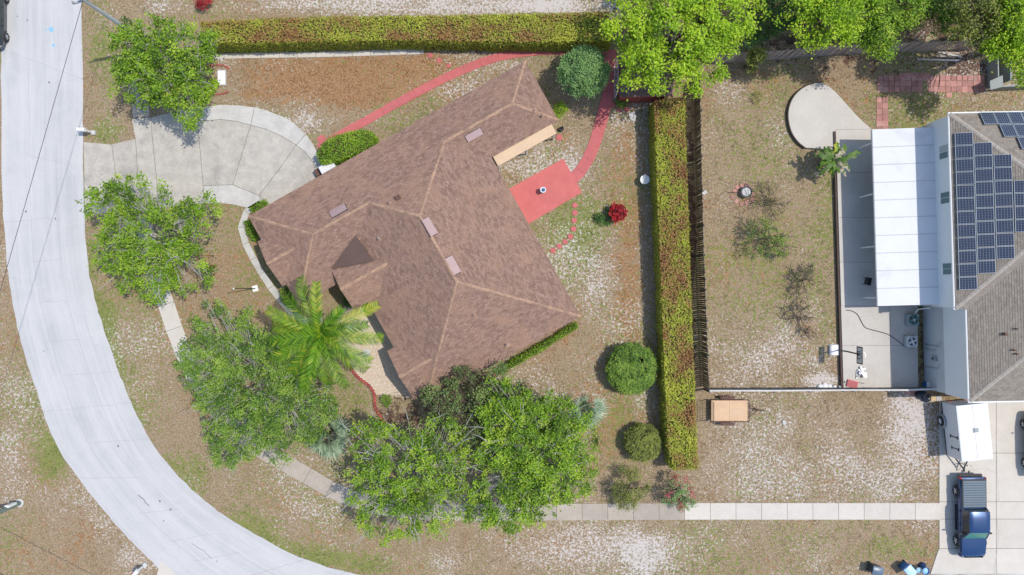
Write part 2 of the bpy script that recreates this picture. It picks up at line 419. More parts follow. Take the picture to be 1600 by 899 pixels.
pat = s_empty('raised_patio')
curve = smooth_line([(1362, 202), (1340, 182), (1315, 154), (1300, 139), (1283, 130), (1264, 133), (1247, 144), (1236, 160), (1232, 180), (1236, 203), (1246, 220), (1259, 231)], 4)
PZ = 0.32
slab(pat, 'slab', px_poly(curve + [(1306, 234), (1306, 203)], PZ), -0.1, PZ, M_patio, 0.006)
slab(pat, 'slab', px_poly([(1306, 203), (1362, 202), (1450, 200), (1450, 270), (1308, 270), (1306, 234)], PZ), -0.1, PZ, M_patio, 0.008)
yy = [270, 340, 410, 478]
for a, b in zip(yy[:-1], yy[1:]):
    f = lambda y: 1308 + (y - 270) * 0.030
    slab(pat, 'slab', px_poly([(f(a), a), (1450, a), (1450, b), (f(b), b)], PZ), -0.1, PZ, M_patio, 0.008)
for (x0, x1, x2, x3), (a, b) in (((1314, 1391, 1391, 1316), (478, 540)), ((1316, 1391, 1392, 1318), (540, 606)), ((1391, 1434, 1434, 1391), (478, 540)), ((1391, 1434, 1435, 1392), (540, 606))):
    slab(pat, 'slab', px_poly([(x0, a), (x1, a), (x2, b), (x3, b)], PZ), -0.1, PZ, M_patio, 0.008)
M_edge = mat('shaded_slab_edge', (0.12, 0.085, 0.065), (0.08, 0.06, 0.05), 3, 16, 1, 0.2)  # dark brown edge; the slab side's shade is painted into its colour
e1 = [W2(x, y, PZ) for x, y in curve[16:]]
put('shaded_edge_strip', MB().add([(p[0], p[1], z) for z in (-0.05, PZ - 0.03) for p in strip_poly(e1, 0.10)[0] + strip_poly(e1, 0.10)[1][::-1]],
    [tuple(range(2 * len(e1) - 1, -1, -1)), tuple(range(2 * len(e1), 4 * len(e1)))] + [(i, (i + 1) % (2 * len(e1)), 2 * len(e1) + (i + 1) % (2 * len(e1)), 2 * len(e1) + i) for i in range(2 * len(e1))]), M_edge, pat)
put('shaded_edge_strip', MB().hexa([(*W2(1303.5, 236, PZ), -0.05), (*W2(1306, 236, PZ), -0.05), (*W2(1317.5, 606, PZ), -0.05), (*W2(1315, 606, PZ), -0.05)],
    [(*W2(1303.5, 236, PZ), PZ - .03), (*W2(1306, 236, PZ), PZ - .03), (*W2(1317.5, 606, PZ), PZ - .03), (*W2(1315, 606, PZ), PZ - .03)]), M_edge, pat)

put('shaded_edge_strip', MB().hexa([(*W2(1302, 206, PZ), PZ + .002), (*W2(1305, 206, PZ), PZ + .002), (*W2(1306, 240, PZ), PZ + .002), (*W2(1303, 240, PZ), PZ + .002)], [(*W2(1302, 206, PZ), PZ + .12), (*W2(1305, 206, PZ), PZ + .12), (*W2(1306, 240, PZ), PZ + .12), (*W2(1303, 240, PZ), PZ + .12)]), M_edge, pat)  # added strip, its dark colour painting the shadowed step between the slabs
pv = s_empty('paver_path')
def grid_pavers(x0, y0, x1, y1, s, skip=0.0):
    for x in np.arange(x0, x1 - 1, s):
        for y in np.arange(y0, y1 - 1, s):
            if R.random() < skip: continue
            a = R.uniform(-.6, .6)
            slab(pv, 'paver', px_poly([(x + a, y), (x + s, y + a), (x + s - a, y + s), (x, y + s - a)]), -0.03, 0.035 + R.uniform(-.008, .008), M_paver, 0.012)
grid_pavers(1369, 152, 1388, 201, 9.2)
grid_pavers(1371, 118, 1536, 144, 8.8, 0.06)
grid_pavers(1404, 114, 1450, 122, 8.0)
for x, y in ((1478, 145), (1414, 608), (1424, 610)):
    slab(pv, 'paver', px_poly([(x, y), (x + 9, y), (x + 9, y + 8), (x, y + 8)]), -0.03, 0.04, M_paver, 0.01)

# ------------------------------------------------------------------ red paths
rp = s_empty('red_path')
path = smooth_line([(499, 232), (530, 212), (570, 190), (620, 162), (670, 135), (715, 113), (760, 95), (800, 85), (845, 80), (890, 79), (948, 78)], 5)
walk(rp, 'slab', [W2(*p) for p in path], 0.60, 1.3, M_redpath, 0.045, 0.005)
walk(rp, 'slab', [W2(*p) for p in smooth_line([(954, 78), (953, 110), (952, 140), (946, 165), (938, 195), (928, 228), (915, 256), (900, 276), (893, 282)], 5)], 0.84, 1.0, M_redpath, 0.048, 0.004)
rpat = structure(put('red_patio', MB().prism(inset(px_poly([(793, 297), (880, 248), (909, 301), (826, 350)]), 0.0), -0.08, 0.065), M_red)); PAVED.append(px_poly([(793, 297), (880, 248), (909, 301), (826, 350)]))
walk(rp, 'edging_slab', [W2(*p) for p in [(762, 592), (785, 579), (806, 566), (830, 552)]], 0.2, 0.9, M_redpath, 0.09, 0.006)
px_slab(rp, 'slab', [(494, 216), (505, 210), (513, 222), (501, 229)], M_redpath, 0.042)
for x, y, s in ((672, 87, 9), (686, 95, 8), (701, 103, 8), (958, 165, 9), (968, 171, 9), (979, 171, 9)):
    px_slab(rp, 'slab', [(x - s / 2, y - s / 2 + 1), (x + s / 2 - 1, y - s / 2), (x + s / 2, y + s / 2 - 1), (x - s / 2 + 1, y + s / 2)], M_redpath, 0.042)
for k, (x, y, r) in enumerate([(898, 321, 5), (898, 333, 5.2), (897, 345, 5), (896, 358, 5.2), (891, 370, 5.4), (883, 378, 5), (874, 385, 5), (864, 392, 5.3), (874, 215, 6)]):
    c = W2(x, y); rr = r * 0.86 / PPM
    o = put('stepping_stone', MB().lathe([(rr * .97, 0), (rr, 0.02), (rr, 0.05), (rr * .94, 0.062)], (c[0], c[1], 0), 14), M_redpath, smooth=40)
    PAVED.append([(c[0] + rr * math.cos(a), c[1] + rr * math.sin(a)) for a in np.linspace(0, 6.28, 9)[:-1]])
    if k < 8: tag(o, 'round red stepping stone, ' + ('first', 'second', 'third', 'fourth', 'fifth', 'sixth', 'seventh', 'last')[k] + ' in the row counted from the red patio', 'stepping stone', 'round stones in the row off the red patio')
    else: tag(o, 'round red stone disc alone by the corner of the tan porch strip', 'stepping stone')

# ------------------------------------------------------------------ pebble bed with scalloped edging
bed = structure(put('pebble_bed', MB().prism(px_poly([(520, 488), (560, 470), (600, 500), (625, 560), (650, 625), (640, 618), (585, 617), (578, 605), (558, 588), (545, 570), (530, 540)]), -0.02, 0.02), M_pebble))
bedpoly = px_poly([(520, 488), (560, 470), (600, 500), (625, 560), (648, 624), (586, 616), (578, 605), (558, 588), (545, 570), (530, 540)]); PAVED.append(bedpoly)
xa = np.array(bedpoly); cnt = 5200
X = NR.uniform(xa[:, 0].min(), xa[:, 0].max(), cnt * 2); Y = NR.uniform(xa[:, 1].min(), xa[:, 1].max(), cnt * 2)
k = inside(bedpoly, X, Y); X, Y = X[k], Y[k]
octa = np.array([(1, 0, 0), (0, 1, 0), (-1, 0, 0), (0, -1, 0), (0, 0, .7), (0, 0, -.7)]); of = np.array([(0, 1, 4), (1, 2, 4), (2, 3, 4), (3, 0, 4)])
sz = NR.uniform(0.02, 0.05, len(X)); an = NR.uniform(0, 6.28, len(X))
V = octa[None] * sz[:, None, None]; c, s = np.cos(an)[:, None], np.sin(an)[:, None]
V = np.stack([V[..., 0] * c - V[..., 1] * s, V[..., 0] * s + V[..., 1] * c, V[..., 2]], -1) + np.stack([X, Y, np.full(len(X), 0.03)], -1)[:, None]
F = (of[None] + 6 * np.arange(len(X))[:, None, None]).reshape(-1, 3)
M_pebs = leafmat('loose_pebbles', [(0, (0.62, 0.56, 0.48)), (1, (0.60, 0.46, 0.30)), (0.5, (0.55, 0.42, 0.32)), (0.75, (0.66, 0.62, 0.56))], 0.0, 0.9)
link('pebbles', raw_mesh('pebbles', V.reshape(-1, 3), F, np.repeat(NR.random(len(X)), 4), M_pebs), bed, kind='stuff')
ed = thing('garden_edging', 'red scalloped brick edging curving round the pale pebble bed', 'edging', W(585, 620))
for i, p in enumerate(resample([W2(*q) for q in smooth_line([(541, 560), (547, 573), (560, 590), (576, 602), (585, 616), (586, 635), (594, 650), (604, 662)], 6)], 0.235)):
    put('brick', MB().lathe([(0.125, 0), (0.13, 0.05), (0.125, 0.13), (0.10, 0.155)], (p[0], p[1], 0), 8), M_brick, ed, smooth=40)
c = W2(573, 553); put('step_slab', MB().prism([(c[0] + .3 * math.cos(a + .5) * R.uniform(.85, 1.1), c[1] + .38 * math.sin(a + .5) * R.uniform(.9, 1.1)) for a in np.linspace(0, 6.28, 8)[:-1]], 0, 0.07), M_stone, bed)
c = W2(546, 512); put('step_slab', MB().prism([(c[0] + .3 * math.cos(a + .5) * R.uniform(.85, 1.1), c[1] + .3 * math.sin(a + .5) * R.uniform(.9, 1.1)) for a in np.linspace(0, 6.28, 8)[:-1]], 0, 0.07), M_stone, bed)

# ------------------------------------------------------------------ ground sheet
xs = np.concatenate([-np.geomspace(450, 40, 14), np.arange(-39.5, 39.6, 0.25), np.geomspace(40, 450, 14)])
ys = np.concatenate([-np.geomspace(450, 24, 16), np.arange(-23.5, 23.6, 0.25), np.geomspace(24, 450, 16)])
GX, GY = np.meshgrid(xs, ys); PX = GX * PPM + 800; PY = 449.5 - GY * PPM
def zone_fields(GX, GY):
    PX = GX * PPM + 800; PY = 449.5 - GY * PPM
    sand = np.full(GX.shape, 0.06); green = np.full(GX.shape, 0.22); rust = np.full(GX.shape, 0.06); mulch = np.zeros(GX.shape)
    sand += 0.30 * (vnoise(GX, GY, 0.16, 1) - 0.5) + 0.26 * (vnoise(GX, GY, 0.5, 2) - 0.5) + 0.16 * (vnoise(GX, GY, 1.3, 12) - 0.5)
    green += 0.5 * (vnoise(GX, GY, 0.20, 3) - 0.5) + 0.3 * (vnoise(GX, GY, 0.6, 4) - 0.5)
    rust += 0.5 * (vnoise(GX, GY, 0.22, 5) - 0.5) + 0.4 * (vnoise(GX, GY, 0.7, 15) - 0.5)
    A = {'s': sand, 'g': green, 'r': rust, 'm': mulch}
    Z = [ # px, py, rx, ry, field, amount
        (640, 8, 330, 16, 's', .62), (900, 10, 120, 18, 's', .5), (300, 10, 90, 12, 's', .25), (600, 60, 400, 22, 's', .1),
        (560, 125, 150, 45, 'r', .75), (480, 130, 90, 50, 'r', .35), (650, 120, 60, 30, 'r', .45), (420, 130, 100, 60, 'g', -.2),
        (600, 185, 130, 22, 's', .30), (820, 100, 60, 16, 's', .35), (715, 140, 60, 18, 's', .32), (480, 195, 40, 20, 's', .3),
        (830, 260, 60, 40, 's', .62), (900, 240, 30, 60, 's', .32), (965, 215, 24, 55, 's', .42), (960, 300, 22, 90, 'r', .40),
        (985, 260, 16, 120, 'r', .30), (900, 365, 40, 50, 'g', .42), (880, 400, 40, 60, 's', .32), (940, 410, 30, 40, 's', .45), (985, 430, 22, 130, 'r', .55),
        (960, 500, 40, 50, 's', .38), (850, 590, 110, 50, 's', .30), (965, 640, 60, 60, 'r', .55), (905, 620, 40, 40, 'r', .15), (1010, 400, 22, 320, 's', .34),
        (1010, 640, 30, 110, 's', .30), (930, 740, 60, 50, 'r', .30),
        (1010, 870, 55, 40, 's', .50), (900, 860, 150, 40, 's', .34), (700, 880, 70, 22, 's', .36), (760, 840, 120, 20, 'r', .15), (1250, 850, 180, 60, 's', .10),
        (1160, 720, 80, 90, 's', .30), (1250, 700, 120, 80, 's', .16), (1425, 690, 45, 100, 's', .55), (1420, 640, 40, 40, 's', .38), (1330, 740, 120, 40, 's', .30), (1400, 860, 60, 20, 'g', .40), (1435, 815, 40, 16, 's', .3),
        (1180, 560, 90, 60, 's', .32), (1130, 250, 40, 140, 's', .14), (1150, 150, 40, 30, 's', .34), (1250, 500, 50, 90, 's', .24), (1280, 550, 30, 60, 's', .34), (1290, 430, 24, 120, 'g', .30),
        (1220, 200, 30, 70, 's', .30), (1215, 330, 50, 50, 'r', .15), (1450, 165, 90, 30, 'g', .12), (1400, 110, 160, 22, 'm', .35), (1530, 110, 60, 40, 'm', .55), (1290, 595, 40, 10, 's', .9),
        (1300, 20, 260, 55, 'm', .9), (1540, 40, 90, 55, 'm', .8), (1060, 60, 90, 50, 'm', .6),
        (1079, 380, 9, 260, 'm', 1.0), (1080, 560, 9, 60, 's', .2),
        (160, 120, 26, 110, 'g', .22), (165, 205, 30, 24, 'g', .42), (160, 60, 20, 60, 'g', .25), (145, 420, 14, 50, 'g', .3), (170, 590, 24, 80, 'g', .45), (160, 520, 18, 60, 'g', .4), (200, 660, 24, 40, 'g', .45), (270, 750, 40, 40, 'g', .45), (380, 835, 50, 30, 'g', .45), (460, 865, 60, 18, 'g', .40), (560, 880, 60, 14, 'g', .3),
        (190, 430, 40, 40, 'r', .22), (330, 460, 70, 70, 'r', .12), (350, 380, 60, 60, 'r', .12), (380, 430, 60, 80, 'g', .12), (340, 470, 90, 60, 's', -.25), (360, 380, 60, 60, 's', -.25), (240, 520, 60, 70, 's', .05),
        (8, 420, 14, 90, 's', .30), (20, 620, 40, 60, 's', .32), (10, 700, 30, 40, 's', .42), (60, 640, 20, 50, 's', .26), (80, 720, 26, 40, 'g', .42), (20, 770, 40, 30, 's', .36), (120, 770, 40, 40, 's', .22), (160, 820, 30, 30, 's', .30), (205, 875, 40, 26, 's', .62),
        (60, 870, 80, 50, 'r', .30), (60, 850, 120, 60, 's', -.2), (90, 790, 60, 60, 'r', .14),
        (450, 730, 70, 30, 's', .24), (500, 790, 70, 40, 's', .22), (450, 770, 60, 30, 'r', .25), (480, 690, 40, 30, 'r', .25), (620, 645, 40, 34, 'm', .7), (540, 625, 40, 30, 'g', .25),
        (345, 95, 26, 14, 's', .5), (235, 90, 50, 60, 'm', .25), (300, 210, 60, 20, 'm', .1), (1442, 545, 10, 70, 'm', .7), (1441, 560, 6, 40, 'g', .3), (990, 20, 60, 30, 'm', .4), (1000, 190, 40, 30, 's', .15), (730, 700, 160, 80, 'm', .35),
    ]
    for x, y, rx, ry, k, a in Z:
        d = np.sqrt(((PX - x) / rx) ** 2 + ((PY - y) / ry) ** 2)
        d = d + 0.55 * (vnoise(GX, GY, 0.45, 70) - 0.5) + 0.35 * (vnoise(GX, GY, 1.2, 71) - 0.5)
        A[k] += {'s': 0.72, 'g': 1.35}.get(k, 1.0) * a * np.clip((1.45 - d) / 1.1, 0, 1)
    return A
A = zone_fields(GX, GY)
V = np.stack([GX, GY, 0.015 * (vnoise(GX, GY, 0.5, 9) - 0.9)], -1).reshape(-1, 3)
ny, nx = GX.shape; idx = np.arange(nx * ny).reshape(ny, nx)
F = np.stack([idx[:-1, :-1], idx[:-1, 1:], idx[1:, 1:], idx[1:, :-1]], -1).reshape(-1, 4)
m, nt, b = newmat('dry_lawn')
P = pos(nt)
n_f = _noise(nt, P, 9.0, 4, 0.75); n_m = _ramp(nt, _noise(nt, P, 2.0, 5, 0.7), 0.28, 0.72)
spk = _ramp(nt, _math(nt, 'ADD', _math(nt, 'MULTIPLY', _noise(nt, P, 5.6, 4, 0.68, 0.3), 0.66), _math(nt, 'MULTIPLY', _noise(nt, P, 15.0, 3, 0.7), 0.34)), 0.34, 0.66)
spg = _ramp(nt, _noise(nt, P, 3.4, 4, 0.7), 0.3, 0.7)
def fld(n): return _attr(nt, n).outputs['Fac']
col = _mix(nt, _ramp(nt, n_f, 0.32, 0.68), (0.19, 0.132, 0.078), (0.44, 0.33, 0.21))
col = _mix(nt, _math(nt, 'MULTIPLY', n_m, 0.4), col, (0.35, 0.28, 0.205))
rf = _ramp(nt, _math(nt, 'ADD', n_m, fld('rust')), 0.75, 1.25)
col = _mix(nt, _math(nt, 'MULTIPLY', rf, 0.85), col, _mix(nt, _ramp(nt, n_f, 0.3, 0.7), (0.24, 0.12, 0.05), (0.44, 0.26, 0.135)))
gf = _ramp(nt, _math(nt, 'ADD', spg, fld('green')), 0.78, 1.2)
col = _mix(nt, _math(nt, 'MULTIPLY', gf, 0.85), col, _mix(nt, n_f, (0.125, 0.165, 0.035), (0.28, 0.30, 0.085)))
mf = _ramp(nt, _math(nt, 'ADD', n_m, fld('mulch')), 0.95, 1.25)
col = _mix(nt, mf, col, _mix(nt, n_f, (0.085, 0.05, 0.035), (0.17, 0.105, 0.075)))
sf = _ramp(nt, _math(nt, 'ADD', spk, fld('sand')), 0.84, 1.16)
col = _mix(nt, _math(nt, 'MULTIPLY', sf, 0.93), col, _mix(nt, n_f, (0.48, 0.435, 0.40), (0.68, 0.635, 0.595)))
n_s = spk
nt.links.new(col, b.inputs['Base Color']); b.inputs['Roughness'].default_value = 1.0; b.inputs['Specular IOR Level'].default_value = 0.1
nt.links.new(_bump(nt, n_s, 0.6, 0.06), b.inputs['Normal'])
gm = raw_mesh('ground', V, F, None, m)
for nm, k in (('sand', 's'), ('green', 'g'), ('rust', 'r'), ('mulch', 'm')):
    a = gm.attributes.new(nm, 'FLOAT', 'POINT'); a.data.foreach_set('value', A[k].astype(np.float32).ravel())
structure(link('ground', gm))

# ------------------------------------------------------------------ roofs
def shingle_mat(name, a, b, c, tabs=0.30, row=0.145):
    m, nt, bs = newmat(name)
    uv = nt.nodes.new('ShaderNodeUVMap'); uv.uv_map = 'UVMap'
    br = nt.nodes.new('ShaderNodeTexBrick'); nt.links.new(uv.outputs[0], br.inputs['Vector'])
    br.inputs['Scale'].default_value = 1.0; br.inputs['Brick Width'].default_value = tabs; br.inputs['Row Height'].default_value = row
    br.inputs['Mortar Size'].default_value = 0.010; br.inputs['Mortar Smooth'].default_value = 0.4; br.inputs['Bias'].default_value = 0.0
    br.inputs['Color1'].default_value = (0, 0, 0, 1); br.inputs['Color2'].default_value = (1, 1, 1, 1); br.inputs['Mortar'].default_value = (0.5, 0.5, 0.5, 1)
    P = pos(nt)
    f = _math(nt, 'ADD', _math(nt, 'MULTIPLY', br.outputs['Color'], 0.5), _math(nt, 'MULTIPLY', _ramp(nt, _noise(nt, P, 7, 4, 0.75), 0.3, 0.7), 0.5))
    col = _mix(nt, f, a, b)
    col = _mix(nt, _math(nt, 'MULTIPLY', _ramp(nt, _noise(nt, P, 0.55, 6, 0.72, 0.5), 0.42, 0.7), 0.55), col, c)
    col = _mix(nt, _math(nt, 'MULTIPLY', br.outputs['Fac'], 0.45), col, tuple(x * 0.45 for x in a))
    nt.links.new(col, bs.inputs['Base Color']); bs.inputs['Roughness'].default_value = 0.95; bs.inputs['Specular IOR Level'].default_value = 0.15
    nt.links.new(_bump(nt, _noise(nt, P, 22, 2), 0.25, 0.02), bs.inputs['Normal'])
    return m
def clip(poly, axis, val, keep_ge):
    out = []
    for i in range(len(poly)):
        a, b = poly[i], poly[(i + 1) % len(poly)]
        ia = (a[axis] >= val - 1e-9) == keep_ge or abs(a[axis] - val) < 1e-9; ib = (b[axis] >= val - 1e-9) == keep_ge or abs(b[axis] - val) < 1e-9
        if ia: out.append(a)
        if ia != ib and abs(b[axis] - a[axis]) > 1e-9:
            t = (val - a[axis]) / (b[axis] - a[axis]); out.append(tuple(a[j] + (b[j] - a[j]) * t for j in range(2)))
    return out
def roof_plane(parent, pts, eave_dir, material, row=0.145, lift=0.022):
    """pts: world corners of one roof plane; laid as overlapping shingle courses that rise from the eave"""
    P = [Vector(p) for p in pts]; nrm = Vector((0, 0, 0))
    for i in range(len(P)): nrm += (P[i] - P[0]).cross(P[(i + 1) % len(P)] - P[0])
    nrm.normalize()
    if nrm.z < 0: nrm = -nrm
    U = Vector(eave_dir); U = (U - nrm * U.dot(nrm)).normalized(); Vv = nrm.cross(U)
    if Vv.z < 0: Vv = -Vv
    o = min(P, key=lambda p: p.z)
    q = [((p - o).dot(U), (p - o).dot(Vv)) for p in P]
    v0, v1 = min(a[1] for a in q), max(a[1] for a in q)
    vs, fs, uvs = [], [], []
    k = 0; v = v0
    to = lambda a, h: o + U * a[0] + Vv * a[1] + nrm * h
    while v < v1 - 1e-4:
        w = min(v + row, v1)
        s = clip(clip(q, 1, v, True), 1, w, False)
        if len(s) >= 3:
            b0 = len(vs); h = lambda a: lift * (1 - (a[1] - v) / row) + 0.002
            vs += [to(a, h(a)) for a in s]; fs.append(tuple(range(b0, b0 + len(s)))); uvs.append([(a[0] + 50, a[1] - v0 + row * 100) for a in s])
            lo = sorted([a for a in s if abs(a[1] - v) < 1e-6])
            if len(lo) >= 2:
                b0 = len(vs); a, c = lo[0], lo[-1]
                vs += [to(a, -0.01), to(c, -0.01), to(c, lift + .002), to(a, lift + .002)]; fs.append((b0, b0 + 1, b0 + 2, b0 + 3)); uvs.append([(a[0] + 50, row * 100 + v - v0)] * 4)
        v = w; k += 1
    base = ORG[parent.name]
    me = bpy.data.meshes.new('shingles'); me.from_pydata([p - base for p in vs], [], fs)
    ul = me.uv_layers.new(name='UVMap'); ul.data.foreach_set('uv', [c for f in uvs for p in f for c in p])
    me.materials.append(material)
    ob = link('shingles', me, parent, kind='stuff'); return ob
def ridge_cap(parent, pts, material, w=0.17, step=0.30):
    """cap shingles folded over a hip or ridge line, one mesh per line"""
    m = MB(); d = 0
    for a, b in zip(pts[:-1], pts[1:]):
        a, b = Vector(a), Vector(b); L = (b - a).length; t = (b - a).normalized(); s = t.cross(Vector((0, 0, 1))).normalized()
        n = max(1, int(L / step))
        for i in range(n):
            p, q = a + t * (L * i / n), a + t * (L * (i + 1.12) / n)
            j = R.uniform(-.012, .012); u = Vector((0, 0, 1))
            z0, z1 = 0.055 + j * .5, 0.035 + j * .5
            m.add([p - s * w + u * (z0 - w * .42), p + u * z0, p + s * w + u * (z0 - w * .42), q - s * w + u * (z1 - w * .42), q + u * z1, q + s * w + u * (z1 - w * .42)],
                  [(0, 1, 4, 3), (1, 2, 5, 4), (0, 2, 1)])
    return put('ridge_cap', m, material, parent)

M_sh = shingle_mat('brown_shingle', (0.150, 0.094, 0.072), (0.355, 0.232, 0.182), (0.35, 0.215, 0.145))
M_cap = mat('ridge_shingle', (0.50, 0.32, 0.21), (0.22, 0.145, 0.11), 2.2, 9, 0.95, 0.25)
M_fascia = mat('brown_fascia', (0.15, 0.105, 0.085), None, 2, 12, 0.7, 0.05)
M_stucco = mat('beige_stucco', (0.52, 0.45, 0.36), None, 1.2, 20, 0.95, 0.2)
M_tanroof = mat('tan_porch_panel', (0.66, 0.47, 0.30), (0.56, 0.40, 0.26), 1.5, 10, 0.7, 0.05, stain=(0.60, 0.47, 0.34))
M_cricket = mat('smooth_dark_brown_panel', (0.135, 0.088, 0.072), (0.105, 0.07, 0.06), 0.9, 18, 0.95, 0.1)  # smooth panel in a darker brown than the shingles
M_vent = mat('roof_vent_metal', (0.36, 0.255, 0.25), (0.30, 0.215, 0.21), 3, 14, 0.5, 0.03, metal=0.1)
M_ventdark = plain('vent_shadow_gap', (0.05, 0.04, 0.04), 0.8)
M_glass = plain('dark_window_glass', (0.03, 0.04, 0.05), 0.05, 0.0, 0.8)
M_white = mat('white_paint', (0.80, 0.80, 0.79), (0.74, 0.74, 0.73), 2, 16, 0.55, 0.03, local=True)
M_whitemetal = mat('white_coated_metal', (0.70, 0.71, 0.72), (0.66, 0.67, 0.68), 0.8, 10, 0.35, 0.02, stain=(0.50, 0.51, 0.52), stain_amt=0.5)
M_black = plain('black_metal', (0.025, 0.025, 0.027), 0.5, 0.3)
M_rubber = plain('black_rubber', (0.025, 0.025, 0.025), 0.85)
M_steel = plain('galvanised_steel', (0.45, 0.47, 0.48), 0.4, 0.7)
M_rust = mat('rusty_brown_steel', (0.16, 0.085, 0.06), (0.10, 0.06, 0.05), 4, 20, 0.8, 0.1)
M_greybox = mat('grey_plastic', (0.36, 0.38, 0.39), None, 3, 16, 0.6, 0.03, local=True)

# ---- the brown-roofed house
EZ = 2.5; sE = (1 - EZ / CAM_H) / PPM; PITCH = 0.42; ang = math.radians(29.3)
UD = Vector((math.cos(ang), math.sin(ang), 0)); VD = Vector((math.sin(ang), -math.cos(ang), 0)); HO = W(388, 338, EZ)
def H(u, v, hh=0.0):
    """house frame: u along the garage eave, v across, hh the rise above the eave, all in eave units of %.3f m""" % sE
    p = HO + UD * (u * sE) + VD * (v * sE); return Vector((p.x, p.y, EZ + hh * sE * PITCH))
house = thing('brown_roofed_house', 'single storey house with hipped brown shingle roof beside the circular driveway', 'house', (H(237, 195).x, H(237, 195).y, 0))
roof = put('roof', MB().prism([tuple(H(*p))[:2] for p in ((0, 0), (496, 0), (496, 106), (376, 106), (376, 390), (98, 390), (98, 160), (0, 160))], EZ - 0.16, EZ - 0.012), M_fascia, house)
def rp_(pts, d): roof_plane(roof, [H(*p) for p in pts], d, M_sh)
rp_([(0, 0, 0), (496, 0, 0), (443, 53, 53), (323, 53, 53), (237, 139, 139), (178, 80, 80), (80, 80, 80)], UD)
rp_([(0, 0, 0), (80, 80, 80), (0, 160, 0)], VD)
rp_([(0, 160, 0), (80, 80, 80), (178, 80, 80), (98, 160, 0)], UD)
rp_([(98, 160, 0), (178, 80, 80), (237, 139, 139), (237, 251, 139), (98, 390, 0)], VD)
rp_([(98, 390, 0), (237, 251, 139), (376, 390, 0)], UD)
rp_([(376, 390, 0), (237, 251, 139), (237, 139, 139), (323, 53, 53), (376, 106, 0)], VD)
rp_([(376, 106, 0), (323, 53, 53), (443, 53, 53), (496, 106, 0)], UD)
rp_([(496, 106, 0), (443, 53, 53), (496, 0, 0)], VD)
for line in ([(0, 0, 0), (80, 80, 80)], [(80, 80, 80), (178, 80, 80)], [(80, 80, 80), (0, 160, 0)], [(178, 80, 80), (237, 139, 139)], [(237, 139, 139), (323, 53, 53)],
             [(323, 53, 53), (443, 53, 53)], [(443, 53, 53), (496, 0, 0)], [(443, 53, 53), (496, 106, 0)], [(237, 139, 139), (237, 251, 139)], [(237, 251, 139), (376, 390, 0)], [(237, 251, 139), (98, 390, 0)]):
    ridge_cap(roof, [H(*p) for p in line], M_cap, 0.095)
# small gables at the garage end and over the front rooms, and the raised entry gable
def gable(u_face, u_wall, vc, hw, rise0=0.0):
    """ridge runs along u from the face at u_face back into the roof; eave rise0 above the main eave"""
    back = u_wall + hw + rise0
    ridge_f = (u_face, vc, hw + rise0); ridge_b = (back, vc, hw + rise0)
    v0 = (u_wall + rise0, vc - hw, rise0); v1 = (u_wall + rise0, vc + hw, rise0)
    rp_([(u_face, vc - hw, rise0), v0, ridge_b, ridge_f], UD)
    rp_([(u_face, vc + hw, rise0), v1, ridge_b, ridge_f], UD)
    ridge_cap(roof, [H(*ridge_f), H(*ridge_b)], M_cap, 0.10)
    a, b, c = H(u_face + 1, vc - hw + 1, rise0), H(u_face + 1, vc + hw - 1, rise0), H(u_face + 1, vc, hw + rise0 - 1)
    t = UD * 0.08
    put('gable_wall', MB().add([a, b, c, a + t, b + t, c + t], [(0, 1, 2), (5, 4, 3), (0, 3, 4, 1), (1, 4, 5, 2), (2, 5, 3, 0)]), M_stucco, house)
    return
gable(-7, 0, 82, 40)
gable(86, 98, 334, 44)
gable(74, 98, 173, 36, 21)
put('soffit', MB().prism([tuple(H(*p))[:2] for p in ((-7, 42), (-0.2, 42), (-0.2, 122), (-7, 122))], EZ - 0.15, EZ - 0.02), M_fascia, house)
put('soffit', MB().prism([tuple(H(*p))[:2] for p in ((86, 290), (97.8, 290), (97.8, 378), (86, 378))], EZ - 0.15, EZ - 0.02), M_fascia, house)
put('soffit', MB().prism([tuple(H(*p))[:2] for p in ((74, 137), (112, 137), (112, 209), (74, 209))], EZ + 21 * sE * PITCH - 0.14, EZ + 21 * sE * PITCH - 0.015), M_fascia, house)
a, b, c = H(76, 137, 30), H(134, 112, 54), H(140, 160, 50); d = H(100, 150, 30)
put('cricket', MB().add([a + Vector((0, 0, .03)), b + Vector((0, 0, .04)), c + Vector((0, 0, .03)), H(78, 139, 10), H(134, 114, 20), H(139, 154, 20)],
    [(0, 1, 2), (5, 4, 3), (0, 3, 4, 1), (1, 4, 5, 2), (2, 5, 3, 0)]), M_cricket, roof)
# walls, porch strip, openings
i_ = 9
wall_poly = [(i_, i_), (496 - i_, i_), (496 - i_, 106 - i_), (376 - i_, 106 - i_), (376 - i_, 390 - i_), (98 + i_, 390 - i_), (98 + i_, 160 - i_), (i_, 160 - i_)]
put('wall', MB().prism([tuple(H(*p))[:2] for p in wall_poly], 0, EZ - 0.165), M_stucco, house)
def wall_box(name, u, v, du, dv, z0, z1, m, parent=None):
    c = H(u, v); return put(name, MB().box((c.x, c.y, (z0 + z1) / 2), (du, dv, z1 - z0), ang), m, parent or house)
gd = wall_box('garage_door', 60, 8.6, 4.9, 0.06, 0.02, 2.15, M_white)
for k in range(4): wall_box('panel', 60, 7.6, 4.7, 0.03, 0.08 + k * .52, 0.53 + k * .52, M_white, gd)
for u in (190, 260, 330, 420):
    w = wall_box('window', u, 8.4, 1.5, 0.07, 0.95, 2.05, M_white); wall_box('pane', u, 7.4, 1.36, 0.03, 1.02, 1.98, M_glass, w)
for v in (60, 112, 250, 320):
    u = 8.4 if v < 150 else 106.4
    w = wall_box('window', u, v, 0.07, 1.4, 0.95, 2.05, M_white); wall_box('pane', u - 1, v, 0.03, 1.26, 1.02, 1.98, M_glass, w)
